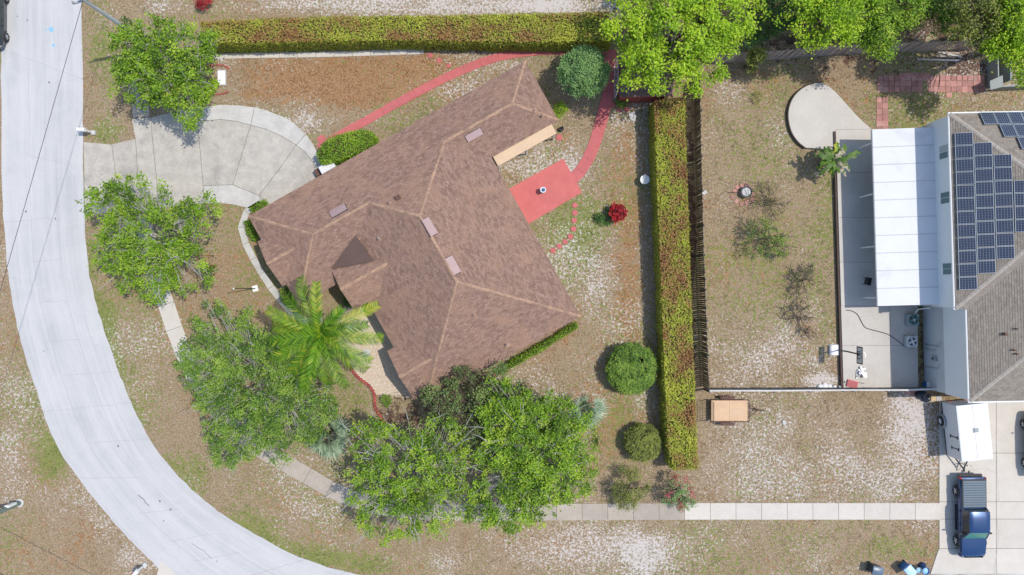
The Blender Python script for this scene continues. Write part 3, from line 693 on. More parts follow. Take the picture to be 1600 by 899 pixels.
for v in (180, 250, 330):
    w = wall_box('window', 367.6, v, 0.07, 1.4, 0.3 if v == 250 else 0.95, 2.05, M_white); wall_box('pane', 368.6, v, 0.03, 1.26, 0.4 if v == 250 else 1.02, 1.98, M_glass, w)
for u in (150, 240, 320):
    w = wall_box('window', u, 381.6, 1.5, 0.07, 0.95, 2.05, M_white); wall_box('pane', u, 382.6, 1.36, 0.03, 1.02, 1.98, M_glass, w)
dr = wall_box('front_door', 106.4, 172, 0.08, 1.0, 0.02, 2.1, mat('dark_red_door', (0.2, 0.05, 0.04)))
wall_box('handle', 105, 180, 0.06, 0.06, 1.0, 1.06, M_steel, dr)
porch = put('porch_roof', MB().hexa([H(379, 105.5) - Vector((0, 0, .20)), H(484, 105.5) - Vector((0, 0, .20)), H(484, 122) - Vector((0, 0, .32)), H(379, 122) - Vector((0, 0, .32))],
    [H(379, 105.5) - Vector((0, 0, .10)), H(484, 105.5) - Vector((0, 0, .10)), H(484, 122) - Vector((0, 0, .22)), H(379, 122) - Vector((0, 0, .22))]), M_tanroof, house)
for u in (381, 432, 482): 
    c = H(u, 120); put('porch_post', MB().box((c.x, c.y, (EZ - .3) / 2), (0.09, 0.09, EZ - .3), ang), M_white, house)
# roof vents: hooded off-ridge vents and pipe stacks
NWp = (H(0, 0), (UD * 1).cross(H(237, 139, 139) - H(237, 0))); 
def pl(a, b, c): a, b, c = H(*a), H(*b), H(*c); n = (b - a).cross(c - a).normalized(); return a, (n if n.z > 0 else -n)
P_nw = pl((0, 0, 0), (496, 0, 0), (237, 139, 139)); P_bw = pl((98, 160, 0), (98, 390, 0), (237, 251, 139)); P_be = pl((376, 390, 0), (376, 106, 0), (237, 251, 139))
P_bs = pl((98, 390, 0), (376, 390, 0), (237, 251, 139)); P_cf = pl((376, 106, 0), (496, 106, 0), (443, 53, 53)); P_cr = pl((496, 0, 0), (496, 106, 0), (443, 53, 53))
def hood(px, py, plane, ax, L=1.15, Wd=0.45):
    c = on_plane(px, py, *plane); n = plane[1]; U = (ax - n * ax.dot(n)).normalized(); V_ = n.cross(U)
    if V_.z < 0: V_ = -V_
    q = lambda a, b, h: c + U * (a * L / 2) + V_ * (b * Wd / 2) + n * h
    o = put('roof_vent', MB().hexa([q(-1, -1, .10), q(1, -1, .10), q(1, 1, .02), q(-1, 1, .02)], [q(-1, -1, .15), q(1, -1, .15), q(1, 1, .05), q(-1, 1, .05)]), M_vent, house)
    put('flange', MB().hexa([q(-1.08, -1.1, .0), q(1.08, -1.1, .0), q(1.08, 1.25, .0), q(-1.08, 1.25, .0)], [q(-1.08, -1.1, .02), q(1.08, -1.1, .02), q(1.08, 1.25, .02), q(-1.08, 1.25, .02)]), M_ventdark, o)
hood(740.5, 211, P_cf, UD); hood(529, 330, P_nw, UD); hood(671, 355, P_be, VD, 1.2, .5); hood(707.5, 415, P_be, VD, 1.2, .5)
def stack(px, py, plane, r=0.05, h=0.3, m=M_vent):
    c = on_plane(px, py, *plane)
    o = put('vent_pipe', MB().lathe([(r, -0.05), (r, h), (r * .7, h), (r * .7, h - .05)], c, 10), m, house, smooth=40)
    put('flashing', MB().lathe([(r * 3, 0.0), (r * 2.6, 0.03), (r * 1.2, 0.08)], c + plane[1] * .01, 10), M_cap, o, smooth=40)
stack(609, 318, P_nw, .05, .35); stack(593, 373, P_bw, .05, .4, M_steel); stack(740, 492, P_bs, .04, .3); stack(792, 539, P_bs, .07, .35); stack(835, 173, P_cr, .06, .25); stack(847, 182, P_cr, .04, .4)
c = on_plane(622, 309, *P_nw)
o = put('vent_cap', MB().box(c + Vector((0, 0, .12)), (0.34, 0.3, 0.22), ang), M_rust, house)

# ---- the two storey neighbour with solar panels
NEZ = 5.6; sN = (1 - NEZ / CAM_H) / PPM; NP = 0.40; rotN = 0.03
def N(x, y, hh=0.0):
    """neighbour frame: eave pixels turned by the lot's small skew; hh rise above the eave in eave units"""
    dx, dy = x - 1484, y - 177
    X = 1484 + dx * math.cos(rotN) + dy * math.sin(rotN); Y = 177 - dx * math.sin(rotN) * 0.6 + dy * math.cos(rotN)
    p = W(X, Y, NEZ); return Vector((p.x, p.y, NEZ + hh * sN * NP))
M_gsh = shingle_mat('grey_brown_shingle', (0.175, 0.150, 0.125), (0.325, 0.285, 0.240), (0.30, 0.265, 0.225))
M_gcap = mat('grey_ridge_shingle', (0.42, 0.38, 0.33), (0.30, 0.27, 0.23), 4, 14, 0.95, 0.2)
M_siding = mat('white_siding', (0.74, 0.77, 0.79), (0.70, 0.73, 0.75), 1.0, 14, 0.7, 0.04)
M_block = mat('painted_block', (0.56, 0.58, 0.585), (0.49, 0.51, 0.52), 1.0, 14, 0.9, 0.15, stain=(0.47, 0.48, 0.48))
XE = 1970
nh = thing('solar_roofed_house', 'two storey white house with grey brown roof carrying rows of solar panels', 'house', (N(1700, 400).x, N(1700, 400).y, 0))
nroof = put('roof', MB().prism([tuple(N(*p))[:2] for p in ((1484, 178), (XE, 178), (XE, 628), (1502, 628), (1502, 483), (1484, 483))], NEZ - 0.18, NEZ - 0.012), M_white, nh)
UX = (N(1600, 178) - N(1484, 178)).normalized(); VY = (N(1484, 483) - N(1484, 178)).normalized()
def nrp(pts, d): roof_plane(nroof, [N(*p) for p in pts], d, M_gsh, 0.145, 0.014)
hA = 152.5; hB = 225.0
nrp([(1484, 178, 0), (1484 + hA, 178 + hA, hA), (1484, 483, 0)], VY)
nrp([(1484, 483, 0), (1484 + hA, 330.5, hA), (1502 + hA, 330.5, hA), (1502, 483, 0)], UX)
nrp([(1502, 483, 0), (1502 + hA, 330.5, hA), (1502 + hB, 403, hB), (1502, 628, 0)], VY)
nrp([(1484, 178, 0), (XE, 178, 0), (XE - hB, 403, hB), (1502 + hB, 403, hB), (1502 + hA, 330.5, hA), (1484 + hA, 330.5, hA)], UX)
nrp([(1502, 628, 0), (1502 + hB, 403, hB), (XE - hB, 403, hB), (XE, 628, 0)], UX)
nrp([(XE, 628, 0), (XE - hB, 403, hB), (XE, 178, 0)], VY)
for line in ([(1484, 178, 0), (1484 + hA, 330.5, hA)], [(1484, 483, 0), (1484 + hA, 330.5, hA)], [(1502, 628, 0), (1502 + hB, 403, hB)], [(1502 + hB, 403, hB), (XE - hB, 403, hB)], [(XE - hB, 403, hB), (XE, 178, 0)], [(XE - hB, 403, hB), (XE, 628, 0)]):
    ridge_cap(nroof, [N(*p) for p in line], M_gcap, 0.13)
g0 = [N(*p) for p in ((1482.6, 177), (1482.6, 484.5), (1500.6, 484.5), (1500.6, 629))]
put('gutter', MB().tube([p + Vector((0, 0, -.06)) for p in g0], 0.06, 6), M_white, nh)
put('gutter', MB().tube([N(1482, 176.5) + Vector((0, 0, -.06)), N(XE, 176.5) + Vector((0, 0, -.06))], 0.06, 6), M_white, nh)
put('gutter', MB().tube([N(1500, 629.5) + Vector((0, 0, -.06)), N(XE, 629.5) + Vector((0, 0, -.06))], 0.06, 6), M_white, nh)
o2 = 1.5
wp = [(1484 + o2, 178 + o2), (XE - o2, 178 + o2), (XE - o2, 628 - o2), (1502 + o2, 628 - o2), (1502 + o2, 483 - o2), (1484 + o2, 483 - o2)]
put('upper_wall', MB().prism([tuple(N(*p))[:2] for p in wp], 2.7, NEZ - 0.185), M_siding, nh)
put('lower_wall', MB().prism(inset([tuple(N(*p))[:2] for p in wp], 0.04), 0, 2.7), M_block, nh)
dW = VY; nW = UX
def n_window(y, z0, z1, wd, blind=False):
    c = N(1484 + o2, y); rz = math.atan2(UX.y, UX.x)
    w = put('window', MB().box((c.x, c.y, (z0 + z1) / 2), (0.06, wd, z1 - z0), rz), M_white, nh)
    for s in (-1, 1):
        q = c + VY * (s * wd * .235) - UX * 0.04
        put('pane', MB().box((q.x, q.y, (z0 + z1) / 2), (0.03, wd * .42, z1 - z0 - .12), rz), M_pane if s > 0 or not blind else M_blind, w)
M_pane = plain('reflective_pane', (0.10, 0.17, 0.17), 0.08, 0.0, 0.8)
M_blind = mat('window_blind', (0.45, 0.50, 0.50), (0.30, 0.34, 0.34), 10, 30, 0.7, 0.0)
n_window(234, 4.2, 5.25, 0.95, True); n_window(307, 4.2, 5.25, 0.80); n_window(420, 4.2, 5.25, 0.80)
c = N(1502 + o2, 570); mbx = put('meter_box', MB().box((c.x - .07, c.y, 1.5), (0.16, 0.32, 0.55), 0), M_greybox, nh); put('dial', MB().lathe([(0.1, 0), (0.1, 0.06), (0.05, 0.08)], (c.x - .15, c.y, 1.55), 12, 'x'), M_steel, mbx)
for y, z0, z1 in ((548, .3, 2.2), (556, .2, 1.7), (586, .1, 2.0)):
    c = N(1502 + o2, y); put('conduit', MB().tube([(c.x - .04, c.y, z0), (c.x - .04, c.y, z1), (c.x - .04, c.y + .4, z1 + .15)], 0.02, 6), M_steel, nh)
for gx in (1575, 1680):
    c = N(gx, 628 - o2); rzg = math.atan2(UX.y, UX.x)
    g_ = put('garage_door', MB().box((c.x, c.y, 1.1), (2.9, 0.08, 2.15), rzg), M_white, nh)
    for k in range(4): put('panel', MB().box((c.x, c.y - .05, .36 + k * .52), (2.75, 0.04, .46), rzg), M_white, g_)
# solar panels, each laid on its roof plane
def npl(a, b, c): a, b, c = N(*a), N(*b), N(*c); n = (b - a).cross(c - a).normalized(); return a, (n if n.z > 0 else -n)
PW = npl((1484, 178, 0), (1484, 483, 0), (1484 + hA, 330.5, hA)); PN = npl((1484, 178, 0), (XE, 178, 0), (1502 + hB, 403, hB))
m, nt, b = newmat('solar_cells')
uv = nt.nodes.new('ShaderNodeUVMap'); uv.uv_map = 'UVMap'; sx = nt.nodes.new('ShaderNodeSeparateXYZ'); nt.links.new(uv.outputs[0], sx.inputs[0])
def lines(sock, k, w):
    f = _math(nt, 'FRACT', _math(nt, 'MULTIPLY', sock, k)); d = _math(nt, 'ABSOLUTE', _math(nt, 'SUBTRACT', f, 0.5)); return _math(nt, 'GREATER_THAN', d, 0.5 - w)
ln = _math(nt, 'MAXIMUM', lines(sx.outputs[0], 6, 0.05), _math(nt, 'MULTIPLY', lines(sx.outputs[1], 5, 0.05), 0.5))
col = _mix(nt, ln, _mix(nt, _noise(nt, pos(nt), 2.5, 3), (0.018, 0.030, 0.065), (0.040, 0.048, 0.080)), (0.22, 0.25, 0.27))
nt.links.new(col, b.inputs['Base Color']); b.inputs['Roughness'].default_value = 0.22; b.inputs['Specular IOR Level'].default_value = 0.5
M_cells = m; M_alu = plain('aluminium_frame', (0.48, 0.53, 0.56), 0.4, 0.4)
def panel(plane, corners):
    n = plane[1]; q = [on_plane(x, y, *plane) for x, y in corners]; c = sum(q, Vector()) / 4
    q = [c + (p - c) * 0.985 for p in q]
    up = n * 0.11; th = n * 0.04
    base = ORG[nh.name]
    me = bpy.data.meshes.new('solar_panel'); me.from_pydata([tuple(p + up - base) for p in q] + [tuple(p + up + th - base) for p in q], [], [(3, 2, 1, 0), (4, 5, 6, 7), (0, 1, 5, 4), (1, 2, 6, 5), (2, 3, 7, 6), (3, 0, 4, 7)])
    ul = me.uv_layers.new(name='UVMap'); dat = [(0.5, 0.5)] * 24; dat[4:8] = [(0, 0), (1, 0), (1, 1), (0, 1)]
    ul.data.foreach_set('uv', [v for p in dat for v in p]); me.materials.append(M_cells)
    o = link('solar_panel', me, nh); ORG[o.name] = base
    fr = MB(); t = 0.026
    for i in range(4):
        a, bb = q[i], q[(i + 1) % 4]; ia = a + (c - a).normalized() * t * 1.4; ib = bb + (c - bb).normalized() * t * 1.4
        lo, hi = n * 0.10, n * 0.165
        fr.hexa([a + lo, bb + lo, ib + lo, ia + lo], [a + hi, bb + hi, ib + hi, ia + hi])
    put('frame', fr, M_alu, o)
for ci, (x0, y0, rows, skew) in enumerate(((1491, 208, 12, .030), (1520.5, 223.5, 10, .030), (1550.5, 242, 8, .030), (1581, 282, 4, .030), (1611.5, 322, 2, .03))):
    for r in range(rows):
        ya = y0 + r * 20.35 + (r // 2) * 0.25; yb = ya + 19.7; sh = lambda y: x0 + (y - 208) * skew
        panel(PW, [(sh(ya), ya + .5), (sh(ya) + 28.4, ya - .6), (sh(yb) + 28.6, yb - .6), (sh(yb), yb + .5)])
for r, (xs0, cnt) in enumerate(((1528.5, 8), (1559.5, 6), (1587, 4))):
    for k in range(cnt):
        x = xs0 + k * 21.3; y0 = 178 + r * 19.2 - k * .3
        panel(PN, [(x + 0, y0), (x + 20.6, y0 - .3), (x + 28.6, y0 + 18.3), (x + 8, y0 + 18.6)])
PSW = npl((1502, 483, 0), (1502, 628, 0), (1502 + hB, 403, hB))
for px_, py_, r in ((1568, 522, .10), (1586, 514, .05), (1582, 547, .05), (1586, 553, .05), (1592, 388, .06)):
    c = on_plane(px_, py_, *PSW)
    put('vent_pipe', MB().lathe([(r, -0.05), (r, .28), (r * .7, .28)], c, 10), M_rust, nh, smooth=40)
# patio cover: white roof panels on a beam and posts
pc = thing('patio_cover', 'long white metal patio cover attached to the two storey house wall', 'patio cover', (W(1410, 340, 2.9).x, W(1410, 340, 2.9).y, PZ))
rows = 10
M_seam = mat('grey_seam_strip', (0.56, 0.57, 0.58), (0.40, 0.41, 0.42), 1.2, 8, 0.6, 0.02)  # darker grey stands in for shadow lines along the seams
def pcq(t, s):  # t along the wall, s from outer edge to wall
    A_, B_ = W(1362, 203, 2.75), W(1370.5, 478.5, 2.75); C_, D_ = W(1460, 199, 3.5), W(1468, 476, 3.5)
    p = (A_.lerp(B_, t)).lerp(C_.lerp(D_, t), s); return p
for k in range(rows):
    t0, t1 = k / rows + 0.0006, (k + 1) / rows - 0.0006
    b4 = [pcq(t0, 0), pcq(t1, 0), pcq(t1, 1), pcq(t0, 1)]; z = Vector((0, 0, .09))
    p_ = put('roof_panel', MB().hexa(b4, [p + z for p in b4]), M_whitemetal, pc)
    rib = MB()
    for j in range(1, 4):
        tt = t0 + (t1 - t0) * j / 4; w_ = 0.0016
        rib.hexa([pcq(tt - w_, .005) + z, pcq(tt + w_, .005) + z, pcq(tt + w_, .995) + z, pcq(tt - w_, .995) + z], [p + z * 1.10 for p in (pcq(tt - w_, .005), pcq(tt + w_, .005), pcq(tt + w_, .995), pcq(tt - w_, .995))])
    put('rib', rib, M_whitemetal, p_)
    w_ = 0.0022
    if k: put('seam_cap', MB().hexa([pcq(t0 - w_, 0) + z * 1.0, pcq(t0 + w_, 0) + z * 1.0, pcq(t0 + w_, 1) + z, pcq(t0 - w_, 1) + z], [p + z * 1.28 for p in (pcq(t0 - w_, 0), pcq(t0 + w_, 0), pcq(t0 + w_, 1), pcq(t0 - w_, 1))]), M_seam, p_)
e = [pcq(0, -.012), pcq(1, -.012), pcq(1, -.001), pcq(0, -.001)]
put('gutter', MB().hexa([p + Vector((0, 0, -.05)) for p in e], [p + Vector((0, 0, .07)) for p in e]), M_greybox, pc)
e = [pcq(0.002, .03), pcq(.998, .03), pcq(.998, .05), pcq(0.002, .05)]
put('beam', MB().hexa([p - Vector((0, 0, .16)) for p in e], [p - Vector((0, 0, .012)) for p in e]), M_white, pc)
for t in (0.07, 0.36, 0.66, 0.955):
    p = pcq(t, .04); put('post', MB().box((p.x, p.y, (PZ + p.z - .16) / 2), (0.09, 0.09, p.z - .16 - PZ)), M_white, pc)

# ------------------------------------------------------------------ foliage
def leaf_quads(P, length, width, up=0.6, droop=0.0, rng=NR, dirs=None):
    """one folded pointed leaf per point"""
    n = len(P)
    d = rng.normal(size=(n, 3)) if dirs is None else dirs + 0.35 * rng.normal(size=(n, 3))
    d[:, 2] = d[:, 2] * (1 - up) - droop
    d /= np.linalg.norm(d, axis=1)[:, None] + 1e-9
    nrm = rng.normal(size=(n, 3)) * (1 - up) * 0.85; nrm[:, 2] += up + 0.3; nrm += np.array((.16, .03, 0))
    s = np.cross(d, nrm); s /= np.linalg.norm(s, axis=1)[:, None] + 1e-9
    L = length * rng.uniform(0.65, 1.25, n)[:, None]; Wd = width * rng.uniform(0.7, 1.2, n)[:, None]
    V = np.stack([P - d * L * .5, P + s * Wd * .5 - d * L * .05, P + d * L * .5, P - s * Wd * .5 - d * L * .05], 1)
    return V.reshape(-1, 3), np.arange(4 * n).reshape(n, 4)
def sphere_dirs(n, rng, zmin=-0.35):
    z = rng.uniform(zmin, 1, n); a = rng.uniform(0, 2 * math.pi, n); r = np.sqrt(1 - z * z)
    return np.stack([r * np.cos(a), r * np.sin(a), z], -1)
def bez(a, b, c, n): 
    t = np.linspace(0, 1, n)[:, None]; return (1 - t) ** 2 * a + 2 * t * (1 - t) * b + t * t * c

LM = {
 'bright': leafmat('bright_green_leaf', [(0, (0.06, 0.12, 0.012)), (1, (0.50, 0.62, 0.07)), (0.45, (0.21, 0.38, 0.026)), (0.75, (0.33, 0.52, 0.04))], 0.42),
 'mid': leafmat('mid_green_leaf', [(0, (0.061, 0.129, 0.023)), (1, (0.397, 0.534, 0.091)), (0.5, (0.183, 0.336, 0.040))], 0.38),
 'lime': leafmat('lime_green_leaf', [(0, (0.150, 0.275, 0.015)), (1, (0.600, 0.750, 0.056)), (0.5, (0.350, 0.562, 0.027))], 0.45),
 'dark': leafmat('dark_green_leaf', [(0, (0.038, 0.095, 0.027)), (1, (0.155, 0.274, 0.060)), (0.5, (0.077, 0.181, 0.038))], 0.3),
 'olive': leafmat('olive_leaf', [(0, (0.102, 0.128, 0.034)), (1, (0.373, 0.409, 0.085)), (0.5, (0.222, 0.272, 0.052))], 0.35),
 'blue': leafmat('blue_green_leaf', [(0.0, (0.107, 0.213, 0.086)), (1, (0.363, 0.535, 0.193)), (0.5, (0.203, 0.374, 0.119))], 0.35),
 'purple': leafmat('mixed_purple_leaf', [(0, (0.110, 0.048, 0.048)), (1, (0.269, 0.348, 0.095)), (0.25, (0.134, 0.095, 0.055)), (0.45, (0.095, 0.190, 0.048))], 0.3),
 'hedge': leafmat('hedge_leaf', [(0, (0.26, 0.115, 0.045)), (1, (0.54, 0.54, 0.07)), (0.28, (0.47, 0.27, 0.10)), (0.46, (0.32, 0.30, 0.055)), (0.72, (0.36, 0.43, 0.04))], 0.3),
 'silver': leafmat('silver_palm_leaf', [(0, (0.13, 0.21, 0.13)), (1, (0.50, 0.56, 0.40)), (0.5, (0.30, 0.40, 0.26))], 0.25),
 'palm': leafmat('palm_leaflet', [(0, (0.04, 0.12, 0.01)), (1, (0.55, 0.56, 0.05)), (0.42, (0.155, 0.34, 0.014)), (0.78, (0.29, 0.46, 0.02))], 0.4),
 'banana': leafmat('banana_leaf', [(0, (0.55, 0.47, 0.36)), (1, (0.46, 0.50, 0.04)), (0.2, (0.09, 0.17, 0.04)), (0.7, (0.17, 0.31, 0.04))], 0.35),
 'red': leafmat('crimson_leaf', [(0, (0.22, 0.012, 0.02)), (1, (0.62, 0.05, 0.06)), (0.5, (0.42, 0.02, 0.03))], 0.35),
 'pink': leafmat('pink_blossom', [(0, (0.50, 0.06, 0.11)), (1, (0.72, 0.25, 0.30)), (0.5, (0.60, 0.10, 0.15))], 0.35),
 'fleck': leafmat('pale_dry_fleck', [(0, (0.42, 0.38, 0.32)), (1, (0.70, 0.68, 0.62)), (0.5, (0.55, 0.53, 0.47))], 0.1, 0.9),
 'grass': leafmat('grass_blade', [(0, (0.32, 0.18, 0.08)), (1, (0.14, 0.21, 0.05)), (0.3, (0.42, 0.335, 0.235)), (0.55, (0.31, 0.27, 0.14)), (0.78, (0.22, 0.245, 0.085))], 0.25, 0.9),
 'twiggy': leafmat('withered_leaf', [(0, (0.20, 0.17, 0.13)), (1, (0.20, 0.22, 0.07)), (0.5, (0.15, 0.15, 0.08))], 0.25),
}
BARK = {'grey': mat('pale_grey_bark', (0.46, 0.44, 0.41), (0.27, 0.255, 0.235), 4, 20, 0.95, 0.3), 'brown': mat('brown_bark', (0.17, 0.13, 0.10), (0.10, 0.08, 0.06), 4, 20, 0.95, 0.3)}

def tree(name, label, cat, blobs, leaf='mid', size=0.17, clumps=120, per=60, bark='grey', clump_r=0.5, seed=1, base=None, airy=0.0, up=0.55, group=None, flower=None, twigs=True, shell=0.55, bare=0, low=-0.3):
    """blobs: (px, py, crown centre height, radius px, half height m). Crown of leaf clumps carried by limbs from one trunk"""
    rng = np.random.default_rng(seed)
    B = []
    for px, py, h, rpx, rz in blobs:
        c = W(px, py, h); r = rpx * (1 - h / CAM_H) / PPM; B.append((np.array(c), np.array((r, r, rz))))
    w = np.array([b[1][0] ** 2 for b in B]); w /= w.sum()
    cen = sum(b[0] * k for b, k in zip(B, w)); root = np.array(W(*base)) if base else np.array((cen[0], cen[1], 0.0))
    t = thing(name, label, cat, tuple(root), group)
    # clump centres
    CC, CR = [], []
    for (c, r), k in zip(B, w):
        m = max(3, int(clumps * k)); d = sphere_dirs(m, rng, low)
        rad = rng.uniform(shell, 1.0, m) ** 0.6
        lump = 1 + (0.0 if len(blobs) == 1 else 1.0) * (0.16 * np.sin(3 * np.arctan2(d[:, 1], d[:, 0]) + seed) + 0.10 * np.sin(7 * np.arctan2(d[:, 1], d[:, 0]) + 2 * seed))
        p = c + d * r * (rad * np.where(d[:, 2] < 0.5, lump, 1))[:, None]
        CC.append(p); CR.append(np.full(m, clump_r) * rng.uniform(0.6, 1.3, m))
    CC = np.concatenate(CC); CR = np.concatenate(CR); CC[:, 2] = np.maximum(CC[:, 2], 0.25)
    # limbs
    H_ = cen[2]; fork = root + (cen - root) * 0.38; fork[2] = max(0.25, H_ * 0.38)
    tb = MB(); R0 = 0.055 * H_ ** 0.8 + 0.02
    if twigs:
        tb.tube([root - (0, 0, .1), root + (fork - root) * .5 + (.04, .03, 0), fork], [R0 * 1.25, R0, R0 * .85], 8)
        nl = 6; ends = []
        od = np.arctan2(CC[:, 1] - cen[1], CC[:, 0] - cen[0]); grp = ((od + math.pi) / (2 * math.pi) * nl).astype(int) % nl
        for g in range(nl):
            S_ = CC[grp == g]
            if not len(S_): continue
            e = S_.mean(0) * 0.75 + cen * 0.25
            mid = (fork + e) / 2 + np.array((rng.normal() * .15, rng.normal() * .15, 0.18 * H_))
            path = bez(fork, mid, e, 6); tb.tube(path, np.linspace(R0 * .5, R0 * .2, 6), 6)
            for c in S_:
                a = path[rng.integers(2, 6)]; k = (a + c) / 2 + rng.normal(size=3) * .15
                tb.tube(bez(a, k, c + (0, 0, .05), 4), np.linspace(R0 * .15, 0.010, 4), 4, False)
                for _ in range(1):
                    q = c + rng.normal(size=3) * clump_r * .9; tb.tube([c, q], [0.014, 0.006], 3, False)
        for _ in range(bare):
            c = CC[rng.integers(len(CC))]; q = c + (c - cen) * rng.uniform(.1, .35) + rng.normal(size=3) * .3; q[2] = max(.4, q[2])
            tb.tube([c, (c + q) / 2 + rng.normal(size=3) * .08, q], [0.03, 0.02, 0.008], 4, False)
        put('trunk', tb, BARK[bark], t, smooth=60)
    # leaves
    n = np.maximum(4, (per * (CR / clump_r) ** 2 * rng.uniform(0.5, 1.3, len(CR)) * (1 if not airy else np.where(rng.random(len(CR)) < airy, 0.25, 1))).astype(int))
    cid = np.repeat(np.arange(len(CC)), n)
    off = rng.normal(size=(len(cid), 3)) * 0.5; off[:, 2] *= 0.6
    P = CC[cid] + off * CR[cid][:, None]; P[:, 2] = np.maximum(P[:, 2], 0.06)
    V, F = leaf_quads(P, size, size * 0.55, up, 0.1, rng)
    tint = np.clip(0.5 + 0.20 * rng.normal(size=len(cid)) + 0.22 * rng.normal(size=len(CC))[cid], 0, 1)
    me = raw_mesh('crown', V - np.array(t.location), F, tint, LM[leaf]); link('crown', me, t)
    if flower:
        fm, fn, fs, fk = flower
        ids = rng.choice(len(CC), fk, replace=False); cid = np.repeat(ids, fn)
        P = CC[cid] + rng.normal(size=(len(cid), 3)) * 0.11 + np.array((0, 0, clump_r * .5))
        V, F = leaf_quads(P, fs, fs * .8, 0.4, 0, rng)
        link('blossom', raw_mesh('blossom', V - np.array(t.location), F, rng.random(len(cid)), LM[fm]), t)
    return t

def hedge(name, label, top_px, h, leaf='hedge', dens=300, size=0.125, tint_base=0.45, seed=3, round_=0.0, patch=0.55, group=None, zmin=0.03):
    """clipped hedge: woody core with leaves over its top and faces"""
    rng = np.random.default_rng(seed)
    poly = [W2(x, y, h) for x, y in top_px]
    n = len(poly); a = sum(poly[i][0] * poly[(i + 1) % n][1] - poly[(i + 1) % n][0] * poly[i][1] for i in range(n))
    if a < 0: poly = poly[::-1]
    cx = sum(p[0] for p in poly) / n; cy = sum(p[1] for p in poly) / n
    t = thing(name, label, 'hedge', (cx, cy, 0), group)
    put('core', MB().prism(inset(poly, 0.10), 0, h - 0.10), mat('hedge_core', (0.05, 0.06, 0.02), (0.07, 0.05, 0.025), 4, 18, 1, 0.5), t)
    A = np.array(poly); area = abs(a) / 2
    X = rng.uniform(A[:, 0].min(), A[:, 0].max(), int(dens * 1.0 * (np.ptp(A[:, 0]) * np.ptp(A[:, 1])))); Y = rng.uniform(A[:, 1].min(), A[:, 1].max(), len(X))
    k = inside(poly, X, Y); X, Y = X[k], Y[k]
    Z = h + 0.05 * rng.normal(size=len(X)) + 0.10 * (vnoise(X, Y, 1.6, seed + 1) - .5)
    P = [np.stack([X, Y, Z], -1)]
    nr = [np.tile((0, 0, 1.0), (len(X), 1))]
    for i in range(n):
        p, q = np.array(poly[i]), np.array(poly[(i + 1) % n]); L = np.linalg.norm(q - p); m = int(L * h * dens * 0.8)
        if m < 1: continue
        e = (q - p) / L; nn = np.array((e[1], -e[0])); u = rng.random(m); z = zmin + (h - zmin) * rng.random(m)
        xy = p + (q - p) * u[:, None] + nn * (0.05 * rng.normal(size=m) + 0.14 * (vnoise(p[0] + e[0] * u * L, p[1] + e[1] * u * L, 1.3, seed + 5) - .5))[:, None]
        P.append(np.concatenate([xy, z[:, None]], 1)); nr.append(np.tile((nn[0], nn[1], 0.3), (m, 1)))
    P = np.concatenate(P); nr = np.concatenate(nr)
    d = rng.normal(size=P.shape); nn = nr + 0.42 * rng.normal(size=P.shape); s = np.cross(d, nn); s /= np.linalg.norm(s, axis=1)[:, None]
    d = np.cross(nn, s); d /= np.linalg.norm(d, axis=1)[:, None]
    L = (size * rng.uniform(.7, 1.3, len(P)))[:, None]
    V = np.stack([P - d * L * .5, P + s * L * .33, P + d * L * .5, P - s * L * .33], 1).reshape(-1, 3)
    pn = vnoise(P[:, 0], P[:, 1], 0.55, seed + 7) * .6 + vnoise(P[:, 0], P[:, 1], 1.7, seed + 8) * .4
    tint = np.clip(tint_base + patch * (pn - 0.5) * 2.0 + 0.2 * rng.normal(size=len(P)), 0, 1)
    side = np.abs(nr[:, 2]) < .5; tint[side] = np.clip(0.62 + 0.15 * rng.normal(size=side.sum()), 0, 1)
    link('foliage', raw_mesh('foliage', V - np.array(t.location), np.arange(4 * len(P)).reshape(-1, 4), tint, LM[leaf]), t)
    return t

hedge('clipped_hedge', 'long clipped hedge between the sandy strip and the rusty lawn above the red path', [(312, 34), (420, 29), (560, 26), (700, 24), (830, 21), (950, 19), (956, 64), (880, 66), (760, 65), (640, 63), (540, 64), (400, 67), (318, 68)], 2.1, seed=3, tint_base=0.52)
hedge('clipped_hedge', 'long clipped hedge running beside the dark picket fence, reddish brown on top', [(1022, 158), (1070, 152), (1072, 250), (1076, 360), (1080, 480), (1085, 600), (1090, 733), (1052, 734), (1044, 700), (1038, 580), (1033, 440), (1027, 300)], 2.2, seed=23, tint_base=0.42, patch=0.75)
hedge('oval_hedge', 'small oval clipped green hedge between the red path and the driveway end', smooth_line([(494, 240), (510, 219), (540, 207), (566, 203), (582, 210), (584, 222), (574, 234), (545, 245), (512, 257), (500, 255), (494, 240)], 3)[:-1], 1.5, 'bright', seed=41, tint_base=0.55, patch=0.5, size=0.11)
hedge('foundation_hedge', 'low clipped hedge under the long garden side eave of the brown roofed house', [(780, 577), (802, 562), (850, 535), (900, 505), (902, 512), (854, 544), (806, 571), (784, 585)], 0.8, 'bright', seed=51, tint_base=0.5, dens=300, size=0.1)
hedge('foundation_hedge', 'short clipped hedge by the garage corner where the house walk begins', [(389, 325), (411, 312), (417, 320), (395, 334)], 0.7, 'bright', seed=52, tint_base=0.5, dens=300, size=0.1)
hedge('foundation_hedge', 'narrow green hedge between the curved house walk and the garage end wall', [(380, 345), (388, 344), (400, 370), (396, 376), (386, 366)], 0.6, 'bright', seed=53, tint_base=0.5, dens=300, size=0.1)
hedge('foundation_hedge', 'small dark shrub row below the garage end gable beside the house walk', [(437, 455), (447, 448), (458, 470), (450, 480), (438, 470)], 0.8, 'mid', seed=54, tint_base=0.45, dens=280, size=0.1)

